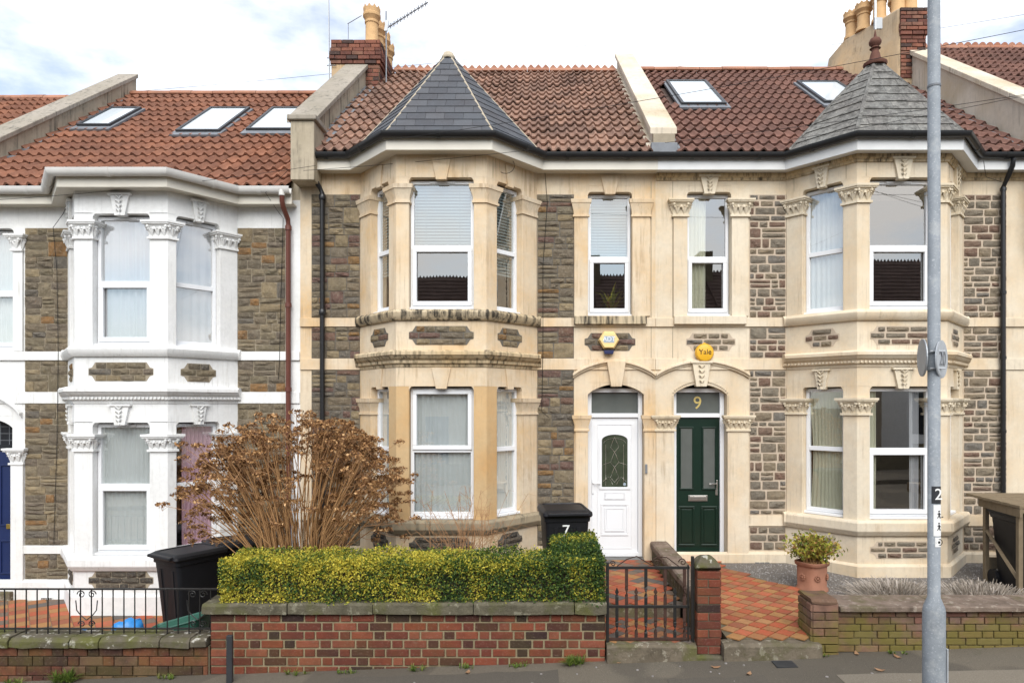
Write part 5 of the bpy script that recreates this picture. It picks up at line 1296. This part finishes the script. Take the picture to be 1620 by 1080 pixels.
for px_, py_, n, L, lab in ((100, 1066, 90, .2, 'large grass tuft at foot of the low old brick wall'), (468, 1058, 30, .09, 'grass tuft by the brick wall below the dead hydrangea'), (548, 1055, 25, .08, 'small weed tuft at the wall foot mid hedge'), (655, 1052, 40, .09, 'low grass patch at brick wall foot'), (820, 1047, 26, .08, 'small grass tuft near the drain end of the brick wall'), (915, 1045, 80, .15, 'bushy grass tuft at the wall corner beside the gate'), (735, 1050, 22, .07, 'sparse weed sprig at the wall foot under the yellow part of hedge'), (20, 1072, 30, .1, 'grass tuft at the wall foot under the blue door'), (1420, 1028, 26, .06, 'weed line at foot of the mossy wall behind the lamp post'), (1300, 1030, 20, .06, 'weed sprig at the mossy wall end pier'), (260, 1068, 30, .08, 'grass tuft below the lichen coping beside the metal stub')):
    if lab == 'tuft': continue
    X_ = PX(px_, -3.08); mb = MB(); 
    for k in range(8): blades(mb, (X_+rnd.uniform(-.09, .09), -3.08+rnd.gauss(0, .015), gz(X_)), n//4, L, .006, 1.1, .25, rnd)
    tag(mb.build('grass_tuft', M['grass'], recalc=False), lab, 'grass', 'grass tufts along the walls')
tag(MB().box(PX(572, -3.08), PX(572, -3.08)+.001, -3.08, -3.079, -1, -.99).build('x', M['soil']), 'x', 'x') if False else None
for k, (px_, py_) in enumerate(((1132, 1056), (1177, 1042), (1290, 1040), (978, 1048), (1355, 1035), (1185, 1066), (1420, 1040), (740, 1064), (1392, 1060))):
    X_ = PX(px_, -3.3); d_ = F*(ZC-gz(X_))/(py_-HYP); Y_ = d_-D0; X_ = PX(px_, Y_); a = rnd.uniform(0, 6.28); s_ = .035
    mb = MB(lambda u, v, w: (X_+u*math.cos(a)-v*math.sin(a), Y_+u*math.sin(a)+v*math.cos(a), gz(X_)+.006+w))
    mb.rings([[(-s_*1.3, 0, .012), (-s_*.4, -s_*.6, .0), (s_*.7, -s_*.5, .004), (s_*1.4, 0, .018), (s_*.7, s_*.5, .003), (-s_*.4, s_*.6, 0)], [(-s_*1.3, 0, .014), (-s_*.4, -s_*.6, .003), (s_*.7, -s_*.5, .007), (s_*1.4, 0, .02), (s_*.7, s_*.5, .006), (-s_*.4, s_*.6, .003)]])
    tag(mb.build('fallen_leaf', M['dead_leaf']), 'dry brown fallen leaf lying on the pavement', 'leaf', 'fallen leaves on the pavement')
tag(MB().box(2.28, 2.48, -3.33, -3.17, gz(2.38), gz(2.38)+.006).ringframe(2.28, 2.48, -3.33, -3.17, .01, gz(2.38), gz(2.38)+.008).build('drain_cover', M['lead']) if False else MB().box(2.28, 2.48, -3.33, -3.17, gz(2.28)-.02, gz(2.48)+.005).build('drain_cover', M['dark_metal']), 'small dark metal cover set in the pavement', 'drain cover')
# ------------------------------------------------------------ wheelie bins
def rrect(wx, wy, z, r=.05, n=3, yo=0):
    out = []
    for cx_, cy_, a0 in ((wx-r, wy-r, 0), (-wx+r, wy-r, 90), (-wx+r, -wy+r, 180), (wx-r, -wy+r, 270)):
        out += [(cx_+r*math.cos(R(a0+90*i/n)), yo+cy_+r*math.sin(R(a0+90*i/n)), z) for i in range(n+1)]
    return out
def wheelie_bin(loc, rz, label, digit=None, sticker=False):
    b_ = empty('wheelie_bin', loc, label, 'bin', 'black wheelie bins', rz); m = M['black_plastic']
    MB().rings([rrect(.20, .22, .03), rrect(.215, .235, .12), rrect(.255, .30, .86), rrect(.27, .32, .87), rrect(.275, .325, .94), rrect(.26, .31, .94), rrect(.25, .30, .8)]).build('body', m, b_, smooth=40, local=True)
    MB().rings([rrect(.285, .34, .925, yo=-.01), rrect(.295, .35, .945, yo=-.01), rrect(.29, .345, .975, yo=-.01), rrect(.262, .315, 1.0, .07), rrect(.24, .29, 1.004, .07), rrect(.235, .285, .992, .07), rrect(.10, .13, .996, .06)]).build('lid', m, b_, smooth=35, local=True)
    MB().box(-.24, .24, -.40, -.33, .945, .985).build('lid_lip', m, b_, bevel=.012, local=True)
    MB().tube([(-.2, .33, .93), (-.2, .40, .97), (.2, .40, .97), (.2, .33, .93)], .017, 8).build('handle', m, b_, smooth=60, local=True)
    for s_ in (-1, 1):
        w = MB(lambda a, c, d: (s_*.235+d*.05, .26+a, .1+c)); w.lathe([(.1, -.5), (.1, .5), (.06, .5), (.06, .6)], 0, 0, 18); w.build('wheel', m, b_, smooth=40, local=True)
    for s_ in (-1, 1): MB().rings([[(s_*.13-.02, -.305, .8), (s_*.13+.02, -.305, .8), (s_*.115+.02, -.25, .15), (s_*.115-.02, -.25, .15)], [(s_*.13-.02, -.29, .8), (s_*.13+.02, -.29, .8), (s_*.115+.02, -.235, .15), (s_*.115-.02, -.235, .15)]]).build('rib', m, b_, local=True)
    tilt = Matrix.Translation((0, -.285, .62)) @ Matrix.Rotation(R(5), 4, 'X') @ Matrix.Rotation(R(90), 4, 'X')
    if digit: text('number', digit, .19, M['print_white'], b_, Matrix.Translation((-.02, -.014, .14)) @ tilt, .003, True)
    if sticker:
        q = MB(lambda u, w, v: tuple(tilt @ Vector((u, v, w+.005))))
        q.rings([[(.06*math.cos(6.283*k/20), w, .06*math.sin(6.283*k/20)) for k in range(20)] for w in (0, .002)]); q.build('recycling_sticker', M['print_grey'], b_, local=True)
        q = MB(lambda u, w, v: tuple(tilt @ Vector((u, v, w+.008))))
        for k in range(3): q.tube([(.036*math.cos(R(120*k+t)), 0, .036*math.sin(R(120*k+t))) for t in range(0, 91, 18)], .008, 4)
        q.build('recycling_arrows', M['print_white'], b_, local=True)
    return b_
wheelie_bin((.32, -1.6, -.045), R(6), 'black wheelie bin with white figure seven beside the white door', '7')
wheelie_bin((-4.31, -1.35, -.605), R(-32), 'black wheelie bin with raised lid by the white painted bay', None)
wheelie_bin((-4.02, -.70, -.605), R(-58), 'black wheelie bin tucked behind another against the stone strip', None)
wheelie_bin((6.06, -1.36, -.12), R(-4), 'black wheelie bin with round sticker inside the wooden shelter', None, True)
bs_ = empty('bin_shelter', (6.3, -1.4, -.12), 'weathered wooden bin shelter with plank top at the house corner', 'shelter')
for x, y in ((5.70, -1.75), (5.83, -.95), (6.95, -1.75), (6.95, -.95)): MB().box(x-.027, x+.027, y-.027, y+.027, -.14, .93).build('post', M['wood_grey'], bs_, bevel=.006)
for k in range(6): MB().box(5.64, 7.05, -1.84+k*.17, -1.84+k*.17+.16, .965+.004*k, 1.0+.004*k).build('plank', M['wood_grey'], bs_, bevel=.004)
MB().box(5.645, 7.05, -1.83, -1.79, .91, .963).build('beam', M['wood_grey'], bs_, bevel=.004)
MB().rings([[(5.64, -1.84, z_), (5.68, -1.84, z_), (5.80, -.9, z_), (5.76, -.9, z_)] for z_ in (.86, .962)]).build('beam', M['wood_grey'], bs_, bevel=.004)
MB().tube([(5.70, -1.72, .12), (5.83, -.97, .55)], .025, 4).build('brace', M['wood_grey'], bs_)
MB().box(5.86, 6.9, -.97, -.93, .05, .2).build('rear_board', M['wood_grey'], bs_, bevel=.004); pass
# ------------------------------------------------------------ alarm boxes
al = empty('alarm_box', (PX(963, -.04), 0, 3.08), 'yellow hexagonal alarm box with blue base reading ADT', 'alarm box')
ax, az = PX(963, -.05), PZ(538, -.05); hexp = [(ax+.15*math.cos(R(a)), az+.145*math.sin(R(a))) for a in range(0, 360, 60)]
MB(WALLT).rings([[(u, w, v) for u, v in [(ax+(p-ax)*k, az+(q-az)*k) for p, q in hexp]] for k, w in ((1, .03), (1, .07), (.86, .105))]).build('case', M['cream_plastic'], al, bevel=.008)
MB(WALLT).face([(ax-.075, az-.145), (ax+.075, az-.145), (ax+.06, az-.20), (ax-.06, az-.20)], .03, .085).build('strobe', M['navy_plastic'], al, bevel=.006)
MB(WALLT).box(ax-.075, ax+.075, .104, .107, az-.04, az+.055).build('badge', M['print_grey'], al)
text('lettering', 'ADT', .09, M['print_white'], al, facing(ax, -.109, az+.008))
ya = empty('alarm_box', (PX(1114, -.05), 0, 2.93), 'round yellow alarm box with black lettering above the carved keystone', 'alarm box')
ax, az = PX(1114, -.05), PZ(558, -.05)
MB(lambda a, c, d: (ax+a, -.03-d, az+c)).lathe([(.12, 0), (.132, .01), (.132, .05), (.115, .075), (.06, .085), (.0005, .087)], 0, 0, 28).build('case', M['yellow_plastic'], ya, smooth=40)
MB(WALLT).blob((ax, .06, az+.13), (.02, .015, .02)).build('top_lug', M['yellow_plastic'], ya, smooth=60)
text('lettering', 'Yale', .105, M['print_black'], ya, facing(ax, -.116, az+.008), .002)
# ------------------------------------------------------------ lamp post
LY = -4.6; lx = PX(1477.5, LY); g0 = gz(lx)
lp_ = empty('lamp_post', (lx, LY, g0), 'galvanised grey lamp post with two round signs and stickers', 'lamp post')
b = NB('zinc'); v = b.n('ShaderNodeTexVoronoi'); v.inputs['Scale'].default_value = 38; b.l(b.pos, v.inputs['Vector'])
c = b.mix(b.ramp(b.noise(9, 6, .7), [(.3, 0), (.75, 1)]), (.19, .21, .23), (.28, .305, .33)); c = b.mix(b.ramp(b.noise(70, 3, .6), [(.58, 0), (.68, .55)]), c, (.46, .48, .5)); c = b.mix(b.ramp(b.noise(5, 5, .7), [(.56, 0), (.66, .5)]), c, (.36, .37, .37))
M['zinc'] = b.done(c, .6, .3, .0)
MB().lathe([(.080, g0-.3), (.080, .60), (.074, .64), (.05, .70), (.046, .71)], lx, LY, 28).build('base_section', M['zinc'], lp_, smooth=40)
MB().lathe([(.047, .69), (.047, .712), (.0445, .715), (.043, 8.2)], lx, LY, 24).build('column', M['zinc'], lp_, smooth=40)
for zc in (PZ(137, LY),): MB().lathe([(.0475, zc-.008), (.0475, zc+.008)], lx, LY, 24).build('joint_ring', M['lead'], lp_, smooth=40)
MB().tube([(lx, LY, 8.15), (lx, LY-.1, 8.4), (lx, LY-.8, 8.55)], .035, 10).build('arm', M['zinc'], lp_, smooth=60)
MB().rings([[(lx+a*s_, LY-.8+y, 8.55+z_) for a, z_ in ((-.1, 0), (.1, 0), (.07, .09), (-.07, .09))] for y, s_ in ((.05, .6), (-.1, 1), (-.5, .8))]).build('lantern', M['galvanised'], lp_, bevel=.02)
MB().box(lx+.074, lx+.088, LY-.045, LY+.045, -.05, .33).build('access_door', M['galvanised_light'], lp_, bevel=.006)
for sg, ang, zc, nm in ((1, R(44), PZ(568, LY), 'road_sign'), (-1, R(-106), PZ(565, LY), 'road_sign')):
    c0 = Vector((PX(1489.5 if sg > 0 else 1465, LY), LY+(.0 if sg > 0 else .05), zc)); nx, ny = math.sin(ang), -math.cos(ang)
    T = lambda a, c, d: (c0.x+a*ny*-1+d*nx, c0.y+a*nx+d*ny, c0.z+c)
    s_ = MB(T).lathe([(.145, -.004), (.145, .004)], 0, 0, 36).build(nm, M['galvanised_light'] if sg > 0 else M['galvanised'], lp_)
    MB(T).lathe([(.001, .0045), (.135, .0045), (.135, .006), (.001, .006)], 0, 0, 36).build('sign_face', M['galvanised_light'] if sg > 0 else M['galvanised'], s_)
    if sg > 0: text('sign_number', '20', .16, M['lead'], s_, Matrix.Translation((c0.x+nx*.009, c0.y+ny*.009, c0.z)) @ Matrix.Rotation(ang, 4, 'Z') @ Matrix.Rotation(R(90), 4, 'X'), .001)
for zc in (PZ(556, LY), PZ(583, LY)):
    MB().lathe([(.05, zc-.012), (.05, zc+.012)], lx, LY, 20).build('clamp', M['galvanised'], lp_, smooth=40)
    MB().tube([(lx-.06, LY-.052, zc), (lx+.055, LY-.052, zc)], .006, 6).build('bolt', M['galvanised_light'], lp_, smooth=40)
def sticker(z0, z1, a0, a1, mat, name, r=.0455):
    rings = [[(lx+rr*math.sin(R(a)), LY-rr*math.cos(R(a)), z_) for z_, rr in ((z0, r), (z1, r), (z1, r+.0012), (z0, r+.0012))] for a in range(int(a0), int(a1)+1, 6)]
    return MB().rings(rings).build(name, mat, lp_)
s2 = sticker(PZ(795, LY), PZ(768, LY), -50, 55, M['dark_metal'], 'number_plate'); text('number', '2', .12, M['print_white'], s2, facing(lx+.006, LY-.05, PZ(781, LY)))
s3 = sticker(PZ(846, LY), PZ(797, LY), -34, 62, M['print_white'], 'sticker')
zz = PZ(813, LY); xx = lx+.012; pb = M['print_black']
for k, q in enumerate((zz, PZ(832, LY))):
    mb = MB(); y = LY-.0475
    mb.blob((xx, y, q+.03), (.007, .002, .007)); mb.tube([(xx, y, q+.02), (xx, y, q-.002)], .005, 5); mb.tube([(xx, y, q), (xx-.012, y, q-.022)], .003, 4); mb.tube([(xx, y, q), (xx+.010, y, q-.022)], .003, 4); mb.tube([(xx-.012, y, q+.008), (xx, y, q+.014), (xx+.012, y, q+.005)], .0028, 4)
    if k == 0: mb.tube([(xx+.02, y+.003, q-.016), (xx+.034, y+.008, q-.014)], .004, 4)
    mb.build('pictogram', pb, s3)
s4 = sticker(PZ(863, LY), PZ(848, LY), -20, 56, M['print_white'], 'round_sticker')
mb = MB(); q = PZ(855.5, LY)
mb.tube([(lx+.014+.024*math.cos(6.283*k/16), LY-.0475+.004, q+.024*math.sin(6.283*k/16)) for k in range(17)], .003, 4); mb.blob((lx+.012, LY-.046, q), (.01, .002, .012)); mb.build('emblem', pb, s4)
# ------------------------------------------------------------ odds and ends in the yard
def crumple(name, c, r, mat, label, cat, seed, sq=1.0):
    me = MB().blob((0, 0, 0), 1, 22, 14); vs = []
    for p in me.v:
        v = Vector(p); n = noise.noise(v*1.6+Vector((seed, 0, 0)))*.28+noise.noise(v*4+Vector((seed, 3, 0)))*.16
        v = v*(1+n); vs.append((c[0]+v.x*r[0], c[1]+v.y*r[1], max(c[2]-r[2]*.75, c[2]+v.z*r[2])))
    me.v = vs; return tag(me.build(name, mat, smooth=0), label, cat)
bag = crumple('plastic_bag', (-4.49, -2.35, -.38), (.20, .16, .22), M['bag_blue'], 'crumpled bright blue plastic bag behind the railing', 'bag', 3)
crumple('plastic_bag', (-4.86, -2.45, -.40), (.09, .08, .16), M['bag_blue'], 'small dark blue bag scrap beside the bigger bag', 'bag', 8)
tb = empty('garden_tub', (-3.95, -2.35, -.6), 'tilted dark green plastic tub behind the railing near the hedge', 'tub')
MB().rings([[(-3.95+a, -2.35+y, -.6+z_) for a, y, z_ in q] for q in (rrect(.25, .16, .02, .05), [(p[0]*1.25, p[1]*1.25, .40+p[0]*.35) for p in rrect(.25, .16, 0, .05)], [(p[0]*1.17, p[1]*1.1, .40+p[0]*.35) for p in rrect(.25, .16, 0, .05)], rrect(.22, .13, .06, .05))]).build('shell', M['tub_green'], tb, smooth=40)
MB().tube([(-3.95+p[0]*1.25, -2.35+p[1]*1.25, -.2+p[0]*.35) for p in rrect(.25, .16, 0, .05)+[rrect(.25, .16, 0, .05)[0]]], .012, 6).build('rim', M['tub_green'], tb, smooth=50)
# ------------------------------------------------------------ aerials and cables
ae = empty('tv_aerial', (-2.9, 3.3, 8.2), 'comb shaped television aerial on mast beside the brick chimney', 'aerial'); am = M['aerial_metal']
MB().tube([(-2.86, 3.1, 8.1), (-2.86, 3.1, 9.62)], .014, 6).build('mast', am, ae)
p0, p1 = Vector((PX(612, 3.1), 3.1, PZ(45, 3.1))), Vector((PX(677, 2.2), 2.2, PZ(4, 2.2)))
mb = MB().tube([p0, p1], .010, 5); mb.build('boom', am, ae)
mb = MB(); dd = (p1-p0).normalized(); pr = Vector((0, 1, 0)).cross(dd).normalized()
for k in range(11):
    q = p0+(p1-p0)*(.1+.085*k); 
    mb.tube([q-pr*.05, q+pr*.05], .009, 4); mb.tube([q+Vector((.02, .09, .04)), q-Vector((.02, .09, .04))], .006, 4)
mb.build('elements', am, ae)
MB().rings([[(p0.x-.03, 3.0+y, p0.z-.1), (p0.x+.03, 3.0+y, p0.z-.1), (p0.x+.06, 3.0+y, p0.z+.1), (p0.x-.0, 3.0+y, p0.z+.1)] for y in (0, .02)]).build('reflector', am, ae)
a2 = empty('mast_aerial', (PX(519, 2.6), 2.6, 8), 'tall thin aerial pole beside rendered side of the chimney', 'aerial')
MB().tube([(PX(520, 2.9), 2.95, 8.0), (PX(518, 2.9), 2.95, 10.3)], .012, 5).build('pole', am, a2)
mb = MB()
for q in (8.52, 8.66): mb.tube([(PX(516, 2.9), 2.95, q), (PX(531, 2.9), 2.95, q)], .010, 4)
mb.tube([(PX(550, 3.2), 3.2, PZ(38, 3.2)), (PX(572, 3.4), 3.4, PZ(25, 3.4))], .008, 4); mb.tube([(PX(551, 3.2), 3.2, PZ(38, 3.2)), (PX(551, 3.2), 3.2, PZ(62, 3.2))], .006, 4)
mb.build('arms', am, a2)
a3 = empty('mast_aerial', (PX(1369, 3.6), 3.6, 8), 'white aerial pole on chimney behind the finial', 'aerial')
MB().tube([(PX(1369, 3.6), 3.2, PZ(65, 3.6)), (PX(1369, 3.6), 3.2, PZ(-40, 3.6))], .022, 8).build('pole', M['upvc'], a3)
MB().box(PX(1367, 3.6), PX(1379, 3.6), 3.18, 3.22, PZ(64, 3.6), PZ(47, 3.6)).build('bracket', am, a3)
def wire(name, pts, label, r=.004, sag=.1, n=14):
    P_ = [Vector(p) for p in pts]
    if len(P_) == 2: P_ = [P_[0]+(P_[1]-P_[0])*t-Vector((0, 0, sag*4*t*(1-t))) for t in [i/n for i in range(n+1)]]
    return tag(MB().tube(P_, r, 4).build(name, M['cable_black']), label, 'cable')
def pp(px, py, Y): return (PX(px, Y), Y, PZ(py, Y))
wire('overhead_wire', (pp(600, 224, -1.2), pp(2400, -118, -4.2)), 'overhead wire from the slate turret eave to beyond the grey turret', .003, .12)
wire('overhead_wire', (pp(1052, 226, -.5), pp(2600, -20, -4.2)), 'overhead wire crossing low over the grey turret roof', .003, .1)
wire('overhead_wire', (pp(1246, 222, -.8), pp(2500, -60, -4.4)), 'overhead wire from grey turret eave rising past lamp post', .003, .1)
wire('overhead_wire', (pp(480, 270, -.4), pp(850, 236, -1.1)), 'wire strung along the gutter of the slate turret bay', .003, .02)
wire('overhead_wire', (pp(-30, 318, -.9), pp(500, 262, -.6)), 'wire running along the white gutter to the parapet block', .003, .05)
for k, (ya_, yb_, lab) in enumerate(((190, 10, 'faint high wire crossing sky behind the brick chimney'), (135, -40, 'fainter higher wire crossing the sky'))):
    wire('overhead_wire', (pp(-60, ya_+30, 14), pp(1700, yb_, 14)), lab, .006, .5)
wire('house_cable', (pp(822, 240, -.5), pp(828, 262, -.25), pp(838, 270, -.06), pp(862, 272, -.03), pp(866, 320, -.03), pp(859, 420, -.03), pp(859, 560, -.03), pp(857, 650, -.03), pp(868, 660, -.03)), 'thin black cable down the stone strip beside the slate turret bay', .004)
wire('house_cable', [pp(800+14*math.cos(t), 262+14*math.sin(t)*.9, -.55) for t in [i*.35-.6 for i in range(17)]], 'coiled black cable loop under the eave of slate turret bay', .004)
wire('house_cable', (pp(118, 300, -.6), pp(100, 338, -.15), pp(84, 360, -.035), pp(90, 430, -.035), pp(92, 560, -.035), pp(90, 700, -.035), pp(85, 860, -.035)), 'black cable down the stone strip beside the white bay', .004)
wire('house_cable', (pp(455, 270, -.3), pp(420, 305, -.3), pp(440, 335, -.06), pp(448, 345, -.035), pp(444, 480, -.035), pp(442, 575, -.035), pp(440, 600, -.035)), 'black cable beside red brown downpipe on the white house', .004)
wire('house_cable', (pp(1556, 255, -.5), pp(1560, 280, -.2), pp(1590, 290, -.12)), 'short drooping cable under eave by the black downpipe on the right', .004)
# ------------------------------------------------------------ the other side of the street (mirrored in the window panes)
oy = -18.4
for k in range(6):
    x = -13+k*5.2; z0 = gz(x+2.6); oh = empty('facing_house', (x+2.6, oy, z0), 'stone terraced house across the street, seen mirrored in the windows', 'house', 'houses across the street')
    MB().box(x+.003, x+5.197, oy-7, oy, z0-.3, z0+5.6).build('wall', M['opposite_wall'], oh)
    c = x+1.8; MB().plan([(c-1.2, oy), (c-.6, oy+.75), (c+.6, oy+.75), (c+1.2, oy)], z0-.3, z0+5.55).build('bay', M['white_paint'] if k % 2 else M['bath_stone'], oh)
    r_ = MB().rings([[(xx, oy+.3, z0+5.6), (xx, oy-3.8, z0+8.5), (xx, oy-7.9, z0+5.6)] for xx in (x, x+5.195)]).build('roof', M['opposite_roof'], oh)
    mb = MB()
    for j in range(34): mb.rings([[(x+.05+j*.15, y, z0+8.46), (x+.19+j*.15, y, z0+8.46), (x+.12+j*.15, y, z0+8.60)] for y in (oy-3.82, oy-3.78)])
    mb.build('ridge_crest', M['opposite_roof'], r_)
    for j in range(14): MB().box(x+.02, x+5.18, oy+.25-j*.285, oy+.29-j*.285, z0+5.62+j*.2, z0+5.675+j*.2).build('tile_row', M['opposite_roof'], r_)
    MB().box(x-.3, x+.3, oy-4.8, oy-3.0, z0+7, z0+9.3).build('chimney', M['brick_joint_old'], r_)
    for u, zz_ in ((c-.4, .9), (c-.4, 3.7)):
        MB().box(u, u+.8, oy+.752, oy+.77, z0+zz_, z0+zz_+1.6).build('window', M['dark_glass'], oh)
    MB().box(x+3.4, x+4.1, oy+.002, oy+.02, z0+3.7, z0+5.2).build('window', M['dark_glass'], oh); MB().box(x+3.4, x+4.3, oy+.002, oy+.03, z0+.2, z0+2.3).build('door', M['door_blue'], oh)
    tag(MB().box(x+.01, x+5.19, oy+3.3, oy+3.55, z0-.2, z0+.7).build('front_wall', M['brick_joint_old']), 'brick garden wall across the street', 'wall', 'garden walls across the street')

# ------------------------------------------------------------ tarmac repairs and gum on the pavement
plain('tarmac_patch', (.19, .165, .13), .95, .1, var=.45, scale=90, bump=.8, bscale=220)
plain('tarmac_dark', (.10, .088, .072), .95, .1, var=.5, scale=90, bump=.8, bscale=220)
for x0, x1, y0, y1, m in ((2.75, 6.4, -4.4, -3.55, 'tarmac_patch'), (-1.9, .2, -3.75, -3.2, 'tarmac_dark'), (1.2, 2.1, -4.2, -3.5, 'tarmac_dark')):
    n = 14; top = [(x0+(x1-x0)*i/n, y1+random.uniform(-.02, .02)) for i in range(n+1)]; bot = [(x0+(x1-x0)*i/n, y0+random.uniform(-.02, .02)) for i in range(n, -1, -1)]
    tag(MB().rings([[(x, y, gz(x)+h) for x, y in top+bot] for h in (-.01, .004)]).build('pavement_patch', M[m]), kind='structure')
mb = MB()
for k in range(60):
    x, y, r = random.uniform(-3, 6), random.uniform(-4.4, -3.1), random.uniform(.006, .016)
    mb.rings([[(x+r*math.cos(t)*random.uniform(.8, 1.2), y+r*math.sin(t), gz(x)+h) for t in (0, 1.05, 2.1, 3.14, 4.19, 5.24)] for h in (0, .0065)])
tag(mb.build('pavement_grit', M['pebble']), 'pale grit and gum spots scattered on the pavement', 'grit', kind='stuff')
